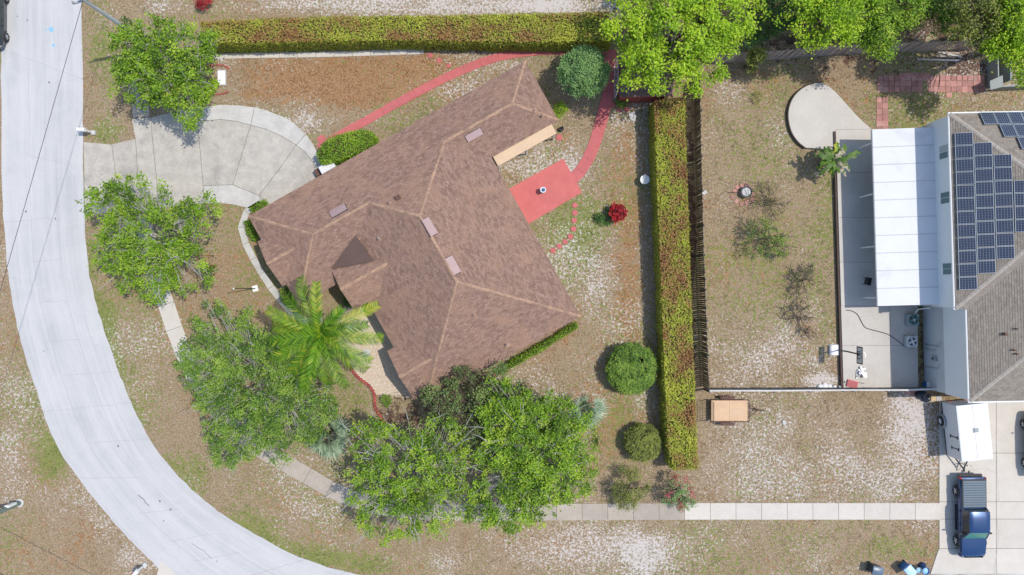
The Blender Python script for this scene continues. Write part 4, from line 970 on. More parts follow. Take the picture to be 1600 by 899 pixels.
# front trees
tree('shade_tree', 'airy bright green tree over the driveway end next to the mailbox lawn', 'tree', [(262, 100, 4.6, 70, 1.7), (220, 65, 4.8, 42, 1.2), (305, 75, 4.6, 36, 1.1), (290, 150, 3.6, 46, 1.3), (225, 130, 3.8, 44, 1.1)], 'bright', 0.18, 330, 78, 'grey', 0.38, 5, airy=0.22, bare=30, shell=.35)
tree('shade_tree', 'airy tree with bare grey twigs standing between the street and the driveway island', 'tree', [(240, 370, 4.2, 74, 1.5), (165, 325, 4.0, 40, 0.9), (205, 305, 4.0, 42, 0.9), (290, 415, 3.8, 50, 1.2), (190, 400, 3.8, 44, 1.1), (300, 340, 3.8, 40, 0.9), (245, 440, 3.4, 36, 0.9)], 'bright', 0.175, 360, 70, 'grey', 0.38, 6, airy=0.26, bare=80, shell=.35)
tree('broad_tree', 'broad dense dark green tree covering the curved sidewalk beside the feather palm', 'tree', [(395, 600, 3.2, 105, 1.7), (335, 575, 3.0, 62, 1.3), (450, 640, 2.9, 70, 1.3), (370, 665, 2.7, 62, 1.1), (450, 560, 3.0, 60, 1.2), (350, 520, 2.6, 50, 1.0), (490, 645, 2.4, 40, 1.0)], 'mid', 0.15, 760, 78, 'grey', 0.35, 7, bare=60, airy=0.12, shell=.4, flower=('fleck', 4, 0.07, 320))
tree('shade_tree', 'loose light green tree with grey branches leaning over the shaded sidewalk corner', 'tree', [(640, 735, 4.6, 80, 1.5), (590, 700, 4.4, 48, 1.2), (690, 705, 4.5, 58, 1.2), (610, 800, 4.2, 55, 1.1), (680, 790, 4.2, 55, 1.1), (570, 760, 4.0, 40, .9)], 'bright', 0.17, 380, 66, 'grey', 0.38, 8, airy=0.3, bare=110, shell=.35, flower=('fleck', 3, 0.07, 60))
tree('shade_tree', 'large full green tree beside the silver fan palm reaching over the sidewalk', 'tree', [(830, 705, 4.8, 90, 1.9), (790, 770, 4.4, 60, 1.4), (880, 680, 4.4, 55, 1.3), (800, 650, 4.6, 60, 1.3), (870, 740, 4.2, 58, 1.3), (825, 790, 4.0, 45, 1.1)], 'bright', 0.175, 500, 80, 'grey', 0.38, 9, airy=0.15, bare=50, shell=.35)
tree('ornamental_tree', 'dusky green and purple leaved tree against the lower corner of the brown roof', 'tree', [(735, 640, 3.6, 62, 1.3), (690, 625, 3.4, 34, 1.0), (785, 620, 3.6, 46, 1.1), (765, 665, 3.4, 45, 1.0)], 'purple', 0.16, 280, 66, 'brown', 0.36, 10, airy=0.2, bare=30, flower=('fleck', 3, 0.06, 60))
# back garden
tree('garden_tree', 'rounded blue green tree between the red path and the brown roof corner', 'tree', [(912, 114, 2.9, 36, 1.4)], 'blue', 0.14, 260, 80, 'brown', 0.30, 12, shell=.5)
tree('round_bush', 'large clipped round bush standing alone beside the shaded hedge strip', 'bush', [(987, 576, 1.2, 37, 1.15)], 'mid', 0.12, 560, 70, 'brown', 0.20, 13, shell=0.8, up=.7, low=-0.7)
tree('round_bush', 'small clipped round bush with yellowish rim at the lower end of the hedge strip', 'bush', [(1005, 691, 0.95, 27, 0.9)], 'olive', 0.11, 380, 62, 'brown', 0.17, 14, shell=0.82, up=.7, low=-0.7)
tree('loose_bush', 'loose reddish olive bush overhanging the sidewalk beside the pink flowering bush', 'bush', [(986, 762, 1.3, 28, 0.9), (978, 785, 1.0, 15, .5)], 'olive', 0.10, 90, 42, 'brown', 0.28, 15, airy=0.3)
tree('flowering_bush', 'pink flowering bush at the sidewalk end of the long hedge', 'bush', [(1060, 768, 1.3, 25, 0.9), (1070, 785, 1.1, 14, .5)], 'blue', 0.10, 80, 40, 'brown', 0.26, 16, airy=0.3, flower=('pink', 26, 0.10, 18))
tree('small_shrub', 'bright lime shrub at the upper corner of the brown roof', 'shrub', [(875, 173, 0.6, 11, 0.45)], 'lime', 0.10, 30, 40, 'brown', 0.2, 17, low=-.6)
tree('red_plant', 'crimson leaved plant standing alone on the garden lawn', 'plant', [(965, 333, 0.9, 12, 0.5)], 'red', 0.22, 34, 26, 'brown', 0.2, 18, up=0.4)
tree('green_plant', 'dark green low plant at the foot of the crimson leaved plant', 'plant', [(944, 340, 0.3, 12, 0.3)], 'dark', 0.12, 34, 30, 'brown', 0.2, 19, twigs=False, low=-.5)
tree('small_shrub', 'yellow green spiky shrub by the white utility slab', 'shrub', [(331, 135, 0.4, 10, 0.3)], 'lime', 0.14, 24, 30, 'brown', 0.2, 20)
tree('red_shrub', 'small orange red shrub on the sandy strip beyond the long hedge', 'shrub', [(318, 4, 0.6, 12, 0.4)], 'red', 0.10, 30, 30, 'brown', 0.2, 21)
tree('small_shrub', 'little green shrub at the foot of the red shed wall', 'shrub', [(971, 161, 0.4, 7, 0.3)], 'mid', 0.10, 18, 30, 'brown', 0.16, 22)
tree('bed_shrub', 'small leafy shrub in the soil bed inside the scalloped edging', 'shrub', [(606, 626, 0.4, 9, 0.3)], 'mid', 0.10, 18, 30, 'brown', 0.16, 24)
tree('bed_shrub', 'low dark shrub between the feather palm and the pebble bed', 'shrub', [(548, 470, 0.5, 11, 0.4)], 'dark', 0.12, 24, 30, 'brown', 0.2, 25)
# trees over the shed and behind the board fence
tree('tall_tree', 'big bright lime green tree spreading over the red shed and the hedge end', 'tree', [(1050, 55, 6.4, 80, 2.0), (1000, 95, 5.8, 45, 1.3), (1100, 90, 5.6, 48, 1.4), (1110, 30, 6.2, 55, 1.5), (985, 30, 6.0, 45, 1.3), (1040, 115, 5.4, 38, 1.1), (1060, -20, 6.4, 60, 1.6), (1150, 20, 5.8, 40, 1.2)], 'lime', 0.21, 400, 60, 'brown', 0.5, 26, airy=0.1)
tree('wood_tree', 'dark green tree in shade behind the board fence beside the lime green tree', 'tree', [(1200, 20, 3.2, 44, 1.3), (1168, 52, 2.6, 20, .9), (1225, 0, 3.4, 46, 1.3)], 'dark', 0.15, 150, 60, 'brown', 0.45, 27)
tree('wood_tree', 'yellow green tree hanging over the board fence above the rounded patio', 'tree', [(1290, 18, 6.6, 48, 1.6), (1258, -2, 6.6, 44, 1.3), (1274, 62, 5.8, 17, .8), (1318, 58, 6.0, 20, .8), (1330, -4, 6.6, 44, 1.3)], 'lime', 0.20, 210, 56, 'brown', 0.5, 28, airy=0.15)
tree('wood_tree', 'mid green tree behind the board fence above the faded paver path', 'tree', [(1366, 32, 5.6, 42, 1.5), (1382, 74, 5.2, 20, .8), (1350, 64, 5.2, 16, .8), (1400, 0, 5.8, 44, 1.4), (1355, 4, 5.6, 36, 1.2)], 'bright', 0.18, 220, 60, 'brown', 0.48, 29)
tree('wood_tree', 'deep green tree behind the board fence where its boards show again', 'tree', [(1448, 14, 3.8, 42, 1.3), (1470, -8, 4.2, 44, 1.3), (1425, -4, 4.0, 38, 1.2)], 'mid', 0.17, 200, 60, 'brown', 0.46, 30)
tree('wood_tree', 'olive yellow tree behind the scrap pile at the fence end', 'tree', [(1530, 18, 7.0, 44, 1.5), (1506, 46, 6.4, 30, 1.1), (1555, -5, 7.0, 45, 1.4), (1535, 58, 6.4, 22, .9)], 'olive', 0.17, 170, 58, 'brown', 0.46, 31, airy=0.2, base=(1500, 60))
tree('wood_tree', 'lime green tree reaching over the open grey box enclosure', 'tree', [(1572, 60, 7.2, 34, 1.3), (1595, 28, 7.4, 45, 1.5), (1600, 104, 6.6, 26, .9), (1550, 74, 6.6, 20, .8)], 'lime', 0.19, 200, 62, 'brown', 0.46, 32, airy=0.1, base=(1560, 76))
tree('vine_shrub', 'pale variegated climbing shrub spilling over the board fence', 'shrub', [(1182, 88, 2.5, 12, 0.8), (1176, 102, 1.6, 7, 0.6)], 'olive', 0.14, 50, 36, 'brown', 0.22, 33)
# sparse shrubs of the neighbour's yard
tree('scrub_bush', 'sparse scrubby green bush in the middle of the neighbour yard', 'bush', [(1195, 372, 1.1, 32, 0.7), (1222, 385, 1.0, 20, .6), (1185, 355, 1.2, 18, .6)], 'mid', 0.10, 120, 30, 'brown', 0.26, 34, airy=0.5, bare=40)
tree('scrub_bush', 'small straggly bush with leafless side in the neighbour yard beyond the scrubby one', 'bush', [(1258, 428, 0.9, 15, 0.5), (1250, 455, 0.6, 12, .4)], 'twiggy', 0.09, 50, 24, 'brown', 0.22, 35, airy=0.6, bare=40)
tree('scrub_bush', 'nearly bare brown twiggy bush on the sandy part of the neighbour yard', 'bush', [(1250, 490, 0.7, 18, 0.5), (1262, 520, .5, 10, .3)], 'twiggy', 0.07, 44, 9, 'brown', 0.26, 36, airy=0.6, bare=60)
tree('scrub_bush', 'thin olive bush next to the round fire bowl in the neighbour yard', 'bush', [(1195, 305, 0.6, 22, 0.45), (1215, 325, .5, 16, .35)], 'olive', 0.08, 70, 14, 'brown', 0.26, 37, airy=0.6, bare=30)
tree('weed_clump', 'small weed clump on bare sand under the board fence', 'weed', [(1184, 152, 0.25, 9, 0.2)], 'olive', 0.09, 20, 14, 'brown', 0.2, 38, twigs=False)

# ---- feather palm
def feather_palm(px, py, h, nf, L):
    c = W(px, py, h); t = thing('feather_palm', 'tall feather palm with arching bright green fronds in front of the entry gable', 'palm tree', (c.x, c.y, 0))
    put('trunk', MB().tube([(c.x + .1 * math.sin(z), c.y, z) for z in np.linspace(-.1, h - .2, 9)], [.24, .21, .19, .18, .17, .17, .16, .17, .2], 12), BARK['grey'], t, smooth=50)
    put('crownshaft', MB().tube([(c.x, c.y, h - .9), (c.x, c.y, h - .3), (c.x, c.y, h + .1)], [.17, .2, .09], 10), mat('palm_crownshaft', (0.16, 0.24, 0.05)), t, smooth=50)
    rng = np.random.default_rng(77)
    for k in range(nf):
        az = math.radians(FRONDS[k][0]); el = math.radians(FRONDS[k][1] + rng.normal() * 3); Lf = L * FRONDS[k][2]
        o = np.array((math.cos(az), math.sin(az), 0)); m = 30; pts = []; p = np.array((c.x, c.y, h)); e = el
        for i in range(m):
            pts.append(p.copy()); p = p + (o * math.cos(e) + np.array((0, 0, math.sin(e)))) * Lf / m; e -= (0.034 + 0.0016 * i)
        pts = np.array(pts); side = np.array((-o[1], o[0], 0)); LV, LF, T = [], [], []
        mb = MB(); mb.tube(pts, np.linspace(.035, .008, m), 4, False); V0 = [np.array(v) for v in mb.v]
        V0 = np.array(mb.v); F0 = np.array(mb.f); T0 = np.full(len(F0), .55)
        ss = np.linspace(0.05, 0.99, 42); Q = []
        for s in ss:
            i = s * (m - 1); a = int(i); b_ = min(m - 1, a + 1); q = pts[a] + (pts[b_] - pts[a]) * (i - a); tg = (pts[b_] - pts[max(0, a - 1)]); tg = tg / np.linalg.norm(tg)
            ll = (0.58 * math.sin(math.pi * (0.10 + 0.78 * s)) + 0.12) * rng.uniform(.85, 1.1)
            for sg in (-1, 1):
                d = side * sg * .70 + tg * .72 + np.array((0, 0, .30 + .15 * rng.normal())); d /= np.linalg.norm(d); d2 = d + np.array((0, 0, -.55)); d2 /= np.linalg.norm(d2)
                wv = tg * 0.031; m1 = q + d * ll * .55; t1 = m1 + d2 * ll * .5
                Q.append((q - wv, q + wv, m1 + wv * 1.1, m1 - wv * 1.1)); Q.append((m1 - wv * 1.1, m1 + wv * 1.1, t1 + wv * .2, t1 - wv * .2))
        Q = np.array(Q); n0 = len(V0)
        V = np.concatenate([V0, Q.reshape(-1, 3)]); F = np.concatenate([F0, np.arange(len(Q) * 4).reshape(-1, 4) + n0])
        tt = np.concatenate([T0, np.clip(np.repeat(rng.normal(.5 + .16 * rng.normal(), .26, len(Q) // 2), 2), 0, 1)])
        link('frond', raw_mesh('frond', V - np.array((c.x, c.y, 0)), F, tt, LM['palm']), t)
FRONDS = [(112, 30, 1.0), (92, 52, .85), (28, 28, 1.0), (12, 48, .8), (-6, 18, 1.0), (-28, 38, .9), (-44, 14, 1.0), (-66, 30, .95), (-88, 8, 1.0), (-108, 34, .95), (-130, 12, 1.0), (-152, 36, .95), (172, 14, 1.05), (155, 40, .95), (136, 18, 1.0), (-172, 55, .8), (48, 62, .6), (-100, 62, .7)]
feather_palm(503, 522, 5.6, len(FRONDS), 4.6)
def fan_palm(px, py, h, r, label, seed, nf=11):
    rng = np.random.default_rng(seed); c = W(px, py, h); t = thing('fan_palm', label, 'palm tree', (c.x, c.y, 0), None)
    put('trunk', MB().tube([(c.x, c.y, -.1), (c.x, c.y, h * .5), (c.x, c.y, h - .1)], [.17, .15, .13], 10), BARK['brown'], t, smooth=50)
    for k in range(nf):
        az = 2.4 * k + rng.normal() * .2; el = math.radians([70, 40, 12][k % 3] + rng.normal() * 8); o = np.array((math.cos(az), math.sin(az), 0)); sd = np.array((-o[1], o[0], 0))
        ax = o * math.cos(el) + np.array((0, 0, math.sin(el))); b0 = np.array((c.x, c.y, h)); hub = b0 + ax * r * rng.uniform(.22, .42)
        mb = MB(); mb.tube([b0, hub], [.02, .014], 4, False); n0 = len(mb.v); Q = []
        down = np.array((0, 0, -1.0))
        for a in np.linspace(-1.45, 1.45, 17):
            d = ax * math.cos(a) + sd * math.sin(a); d = d / np.linalg.norm(d); l = r * .78 * (1 - .16 * abs(a)) * rng.uniform(.9, 1.08); pr = np.cross(d, np.cross(ax, sd)); pr /= np.linalg.norm(pr); w = 0.035 * r
            m1 = hub + d * l * .55; t1 = m1 + (d + down * .35) * l * .48
            Q.append((hub - pr * w * .3, hub + pr * w * .3, m1 + pr * w, m1 - pr * w)); Q.append((m1 - pr * w, m1 + pr * w, t1 + pr * w * .1, t1 - pr * w * .1))
        Q = np.array(Q); V = np.concatenate([np.array(mb.v), Q.reshape(-1, 3)]); F = np.concatenate([np.array(mb.f), np.arange(len(Q) * 4).reshape(-1, 4) + n0])
        link('frond', raw_mesh('frond', V - np.array((c.x, c.y, 0)), F, np.clip(rng.normal(.5, .2, len(F)), 0, 1), LM['silver']), t)
fan_palm(512, 682, 1.5, 1.75, 'silvery blue fan palm under the edge of the broad dark tree', 81)
fan_palm(914, 638, 1.9, 1.55, 'silvery green fan palm showing past the large full green tree', 82)
# ---- banana clump
def banana(px, py, h):
    rng = np.random.default_rng(91); c = W(px, py, h); t = thing('banana_plant', 'banana plant with big torn paddle leaves at the patio edge', 'plant', (c.x, c.y, 0))
    for s in range(4):
        bx, by = c.x + rng.normal() * .3, c.y + rng.normal() * .25; hh = h * rng.uniform(.75, 1.0)
        put('stem', MB().tube([(bx, by, -.05), (bx, by, hh * .5), (bx, by, hh)], [.11, .09, .05], 8), mat('banana_stem', (0.24, 0.22, 0.10)), t, smooth=50)
        for k in range(8):
            az = 2 * math.pi * (k + rng.random() * .6) / 8 + s; el = math.radians(rng.uniform(15, 75)); o = np.array((math.cos(az), math.sin(az), 0)); sd = np.array((-o[1], o[0], 0)); Lf = rng.uniform(1.0, 2.1); w = rng.uniform(.11, .2); m = 11
            p = np.array((bx, by, hh)); e = el; V, F = [], []
            for i in range(m):
                s_ = i / (m - 1); wd = w * math.sin(math.pi * min(.97, max(.06, s_ * .92 + .06))) ** .6 * (0.25 if s_ < .18 else 1)
                j = rng.normal() * .07 * w / .15; wd *= (0.6 if rng.random() < .25 else 1)
                V += [p - sd * (wd + j) - np.array((0, 0, .10 * wd)), p, p + sd * (wd - j) - np.array((0, 0, .10 * wd))]
                p = p + (o * math.cos(e) + np.array((0, 0, math.sin(e)))) * Lf / m; e -= .20
            for i in range(m - 1): F += [(3 * i, 3 * i + 1, 3 * i + 4, 3 * i + 3), (3 * i + 1, 3 * i + 2, 3 * i + 5, 3 * i + 4)]
            tone = 0.04 if rng.random() < .25 else rng.uniform(.2, 1.0)
            link('leaf', raw_mesh('leaf', np.array(V) - np.array((c.x, c.y, 0)), np.array(F), np.clip(tone + rng.normal(0, .06, len(F)), 0, 1), LM['banana']), t)
banana(1303, 254, 2.3)

# ------------------------------------------------------------------ fences
M_wood = mat('weathered_board', (0.54, 0.44, 0.37), (0.34, 0.27, 0.225), 3, 18, 0.95, 0.2, rnd=0.45)
M_wooddark = mat('dark_stained_board', (0.24, 0.205, 0.17), (0.15, 0.12, 0.10), 3, 18, 0.95, 0.2, rnd=0.45)
M_woodgrey = mat('grey_board', (0.20, 0.195, 0.185), (0.14, 0.135, 0.13), 3, 18, 0.95, 0.2, rnd=0.3)
M_rail = mat('pale_rail', (0.62, 0.60, 0.56), (0.45, 0.43, 0.40), 3, 16, 0.8, 0.1)
def picket_mesh(w, h, th, m, point=True):
    mb = MB(); k = w * .28 if point else 0.0
    prof = [(-w / 2, 0), (w / 2, 0), (w / 2, h - k), (w / 2 - k, h), (-w / 2 + k, h), (-w / 2, h - k)] if point else [(-w / 2, 0), (w / 2, 0), (w / 2, h), (-w / 2, h)]
    n = len(prof); mb.add([(x, -th / 2, z) for x, z in prof] + [(x, th / 2, z) for x, z in prof], [tuple(range(n)), tuple(range(2 * n - 1, n - 1, -1))] + [(i, n + i, n + (i + 1) % n, (i + 1) % n) for i in range(n)])
    me = bpy.data.meshes.new('picket'); me.from_pydata(mb.v, [], mb.f); me.materials.append(m); return me
def fence(name, label, line, h, w, gap, m, rail_side=1, post_every=2.4, point=True, cap=None):
    P = [Vector((*W2(*p), 0)) for p in line]; t = thing(name, label, 'fence', P[0]); me = picket_mesh(w, h, 0.022, m, point)
    for a, b in zip(P[:-1], P[1:]):
        d = (b - a); L = d.length; d.normalize(); nn = Vector((-d.y, d.x, 0)) * rail_side; rz = math.atan2(d.y, d.x); k = int(L / (w + gap))
        for i in range(k):
            p = a + d * ((i + .5) * L / k)
            o = link('picket', me, t, p - P[0] + Vector((0, 0, R.uniform(-.03, .01))), (R.gauss(0, .012), R.gauss(0, .01), rz + R.gauss(0, .02)))
        for z in (0.35, h - .35):
            q = [a + nn * .015, b + nn * .015, b + nn * .055, a + nn * .055]; put('rail', MB().hexa([p + Vector((0, 0, z)) for p in q], [p + Vector((0, 0, z + .09)) for p in q]), m, t)
        for i in range(int(L / post_every) + 1):
            p = a + d * min(L, i * post_every) + nn * .11; put('post', MB().box((p.x, p.y, h * .5), (.09, .09, h), rz), m, t)
        if cap:
            q = [a - nn * .05, b - nn * .05, b + nn * .06, a + nn * .06]; put('cap_rail', MB().hexa([p + Vector((0, 0, h + .015)) for p in q], [p + Vector((0, 0, h + .05)) for p in q]), cap, t)
    return t
fence('picket_fence', 'dark brown picket fence running between the long hedge and the sandy yard', [(1084, 128), (1086, 250), (1090, 400), (1094, 500), (1098, 604)], 1.85, 0.12, 0.025, M_wooddark, 1)
fence('board_fence', 'weathered board fence with gaps between boards below the wood trees', [(1100, 98), (1140, 98), (1215, 93), (1300, 86), (1380, 82), (1455, 80), (1515, 78)], 2.2, 0.14, 0.07, M_wood, 1)
fence('yard_fence', 'low grey fence with a pale top rail between the two neighbour lawns', [(1100, 606), (1200, 606), (1320, 605), (1400, 605), (1455, 603)], 1.55, 0.16, 0.012, M_woodgrey, -1, 2.4, False, M_rail)

# ------------------------------------------------------------------ shed, trellis, grey enclosure
M_shedroof = shingle_mat('shed_shingle', (0.085, 0.058, 0.05), (0.18, 0.125, 0.105), (0.15, 0.10, 0.09))
M_redwall = mat('red_shed_wall', (0.33, 0.075, 0.06), (0.25, 0.06, 0.05), 2, 14, 0.85, 0.1)
sz = 2.5; q = [W(966, 88, sz), W(1052, 84, sz), W(1050, 150, sz), (W(968, 152, sz))]
shed = thing('garden_shed', 'red garden shed with brown shingle roof under the lime green tree', 'shed', (sum((p.x for p in q)) / 4, sum((p.y for p in q)) / 4, 0))
rid = [(q[0] + q[3]) / 2 + Vector((0, 0, .7)), (q[1] + q[2]) / 2 + Vector((0, 0, .7))]
sroof = put('roof', MB().prism([tuple(p)[:2] for p in q], sz - .12, sz - .015), M_redwall, shed)
roof_plane(sroof, [q[3], q[2], rid[1], rid[0]], q[2] - q[3], M_shedroof); roof_plane(sroof, [q[0], q[1], rid[1], rid[0]], q[1] - q[0], M_shedroof)
put('wall', MB().prism(inset([tuple(p)[:2] for p in q], .22), 0, sz - .125), M_redwall, shed)
for a, b, c in ((q[0], q[3], rid[0]), (q[1], q[2], rid[1])):
    t_ = (shed.location - a); t_.z = 0; t_ = Vector((0.12 if a is q[0] else -.12, 0, 0)); put('gable_wall', MB().add([a + t_, b + t_, c + t_ - Vector((0, 0, .03)), a + t_ * 2, b + t_ * 2, c + t_ * 2 - Vector((0, 0, .03))], [(0, 1, 2), (5, 4, 3), (0, 3, 4, 1), (1, 4, 5, 2), (2, 5, 3, 0)]), M_redwall, shed)
c = (q[3] + q[2]) / 2; dshed = put('door', MB().box((c.x - .6, c.y + .19, 1.0), (1.1, .05, 1.95)), M_redwall, shed); put('handle', MB().box((c.x - .2, c.y + .14, 1.0), (.05, .05, .16)), M_steel, dshed)
tr = thing('trellis', 'white lattice trellis panel standing between the red path and the shed', 'trellis', W(961, 126))
a, b = W(960, 100), W(960, 154); hh = 2.0
for z in (0.04, hh): put('rail', MB().tube([a + Vector((0, 0, z)), b + Vector((0, 0, z))], .025, 5), M_white, tr)
for t_ in (0, 1): p = a.lerp(b, t_); put('post', MB().tube([p, p + Vector((0, 0, hh + .06))], .03, 6), M_white, tr)
for k in range(6):
    for s in (0, 1):
        t0 = k / 6; t1 = (k + 1) / 6
        if s: t0, t1 = t1, t0
        put('slat', MB().tube([a.lerp(b, t0) + Vector((.03 * s, 0, .05)), a.lerp(b, t1) + Vector((.03 * s, 0, hh - .02))], .022, 4), M_white, tr)
M_greygreen = mat('grey_green_board', (0.32, 0.35, 0.33), (0.25, 0.27, 0.26), 2, 14, 0.85, 0.1)
ge = thing('box_enclosure', 'open grey green board enclosure with a sloping cover by the paver path', 'enclosure', W(1568, 118))
def wallseg(p, q_, h, th, nm): 
    p, q_ = Vector((*W2(*p), 0)), Vector((*W2(*q_), 0)); d = (q_ - p); put(nm, MB().box(((p.x + q_.x) / 2, (p.y + q_.y) / 2, h / 2), (d.length, th, h), math.atan2(d.y, d.x)), M_greygreen, ge)
wallseg((1543, 92), (1544, 139), 1.2, .08, 'side_board'); wallseg((1563, 92), (1563, 132), 1.2, .12, 'side_board'); wallseg((1546, 141), (1640, 137), 1.0, .10, 'front_board'); wallseg((1545, 91), (1562, 90), 1.2, .08, 'back_board')
q4 = [W(1546, 127, 1.25), W(1566, 118, 1.25), W(1567, 136, 1.05), W(1547, 141, 1.05)]
put('cover', MB().hexa(q4, [p + Vector((0, 0, .05)) for p in q4]), M_greygreen, ge)
sp = thing('lumber_pile', 'small pile of boards and pipes lying below the board fence', 'lumber', W(1468, 92))
for i, (x0, y0, x1, y1, mm) in enumerate(((1432, 93, 1498, 95, M_steel), (1462, 82, 1498, 84, M_wood), (1464, 86, 1499, 88, M_woodgrey), (1460, 89, 1490, 91, M_wood), (1470, 84, 1500, 91, M_rail), (1475, 82, 1480, 92, M_wood))):
    a, b = W(x0, y0), W(x1, y1); d = b - a; put('board', MB().box(((a.x + b.x) / 2, (a.y + b.y) / 2, .05 + .045 * i), (d.length, .12, .04), math.atan2(d.y, d.x)), mm, sp)

# ------------------------------------------------------------------ vehicles
def ring(y, prof):
    """half profile (x, z) from the bottom centre to the top centre, mirrored into a closed ring at y"""
    r = [(x, y, z) for x, z in prof]; l = [(-x, y, z) for x, z in reversed(prof) if x > 1e-6]; return r + l
def wheel(parent, x, y, r, w, rimm, spokes=5):
    s = 1 if x > 0 else -1
    o = put('wheel', MB().lathe([(r * .55, -w / 2), (r * .93, -w / 2), (r, -w * .3), (r, w * .3), (r * .93, w / 2), (r * .55, w / 2)], (x, y, r), 22, 'x'), M_rubber, parent, smooth=40)
    xo = x + s * (w / 2 - .025); m = MB().lathe([(r * .62, -.02), (r * .62, .02), (r * .55, .012)], (xo, y, r), 20, 'x')
    put('rim', m, plain('rim_dark', (0.06, 0.06, 0.065), .4, .5), o, smooth=40); sm = MB()
    for k in range(spokes):
        a = 2 * math.pi * k / spokes; sm.tube([(xo + s * .03, y, r), (xo + s * .03, y + math.cos(a) * r * .6, r + math.sin(a) * r * .6)], [.045, .03], 5)
    put('spokes', sm, rimm, o); put('hub', MB().lathe([(.06, -.03), (.06, .05), (.03, .06)], (xo, y, r), 10, 'x'), rimm, o)
M_blue = plain('metallic_blue_paint', (0.010, 0.05, 0.15), 0.25, 0.35, 0.5, 0.8)
M_darkblue = M_blue
M_alloy = plain('alloy_rim', (0.5, 0.51, 0.52), .3, .8)
M_cover = plain('slate_bed_cover', (0.10, 0.145, 0.185), 0.55, 0.0)
M_lampred = plain('red_lamp_lens', (0.5, 0.02, 0.02), .2); M_lampclear = plain('clear_lamp_lens', (0.7, 0.72, 0.74), .1, 0, .8)
M_shieldgreen = plain('windscreen_glass', (0.05, 0.22, 0.17), 0.06, 0.0, 0.8)
M_trim = plain('black_trim', (0.02, 0.022, 0.025), .6)
def greenhouse(t, yb0, yb1, yr0, yr1, wb, wr, zb, zr, paint, front_glass, nm='cab_roof', sides=2):
    """glasshouse: sloped panes set between pillars under a painted roof"""
    B_ = [(-wb, yb0, zb), (wb, yb0, zb), (wb, yb1, zb), (-wb, yb1, zb)]; T_ = [(-wr, yr0, zr), (wr, yr0, zr), (wr, yr1, zr), (-wr, yr1, zr)]
    B_ = [Vector(p) for p in B_]; T_ = [Vector(p) for p in T_]
    for i, (nm_, mm) in enumerate((('rear_window', M_glass), ('side_window', M_glass), ('windscreen', front_glass), ('side_window', M_glass))):
        j = (i + 1) % 4; c = sum(B_, Vector()) / 4; f = lambda p, k: p + (c - p) * k
        put(nm_, MB().hexa([B_[i], B_[j], T_[j], T_[i]], [f(B_[i], .03), f(B_[j], .03), f(T_[j], .03), f(T_[i], .03)]), mm, t)
    for i in range(4): put('pillar', MB().tube([B_[i], T_[i]], [.05, .045], 6), paint, t)
    for s in (-1, 1):
        m0 = Vector((s * (wb + .004), (yb0 + yb1) / 2 - .1, zb)); m1 = Vector((s * (wr + .004), (yr0 + yr1) / 2 - .1, zr)); put('pillar', MB().tube([m0, m1], .04, 5), paint, t)
    secs = []
    for k, y in enumerate(np.linspace(yr0 - .06, yr1 + .06, 7)):
        e = 1 - abs(k - 3) / 3; z = zr + .05 * min(1, e * 2) - .0; w = wr + .045 - (.05 if k in (0, 6) else 0)
        secs.append(ring(y, [(0, zr - .03), (w, zr - .03), (w, zr + .0), (w * .86, z + .005), (w * .5, z + .02), (0, z + .025)]))
    return put(nm, MB().loft(secs), paint, t, smooth=50)

pk = local_thing('pickup_truck', 'dark blue pickup truck with slatted grey bed cover parked on the driveway', 'pickup truck', (W(1525, 809, 1.0).x - 0.18, W(1525, 809, 1.0).y, 0.05), math.pi + 0.01)
prof = lambda w, zt, zb=.42: [(0, zb), (w * .82, zb), (w * .96, zb + .12), (w, zb + .36), (w * .985, zt - .14), (w * .90, zt - .02), (w * .55, zt + .015), (0, zt + .025)]
secs = [ring(y, prof(w, zt, zb)) for y, w, zt, zb in ((-2.82, .84, 1.0, .55), (-2.70, .91, 1.04, .48), (-1.5, .93, 1.06, .42), (-.7, .93, 1.06, .42), (.6, .93, 1.06, .42), (1.30, .93, 1.06, .42), (2.0, .93, 1.04, .42), (2.5, .90, 1.0, .45), (2.72, .80, .93, .5), (2.80, .62, .82, .58))]
put('body', MB().loft(secs), M_blue, pk, smooth=45)
greenhouse(pk, -.68, 1.42, -.55, .78, .84, .67, 1.06, 1.70, M_blue, M_shieldgreen)
put('bed_rail', MB().hexa([(-.86, -2.72, 1.06), (.86, -2.72, 1.06), (.86, -.74, 1.06), (-.86, -.74, 1.06)], [(-.84, -2.70, 1.10), (.84, -2.70, 1.10), (.84, -.76, 1.10), (-.84, -.76, 1.10)]), M_trim, pk)
for k in range(11):
    y = -2.60 + k * .168; put('bed_cover_slat', MB().hexa([(-.78, y, 1.10), (.78, y, 1.10), (.78, y + .15, 1.10), (-.78, y + .15, 1.10)], [(-.78, y + .01, 1.125), (.78, y + .01, 1.125), (.78, y + .14, 1.125), (-.78, y + .14, 1.125)]), M_cover, pk)
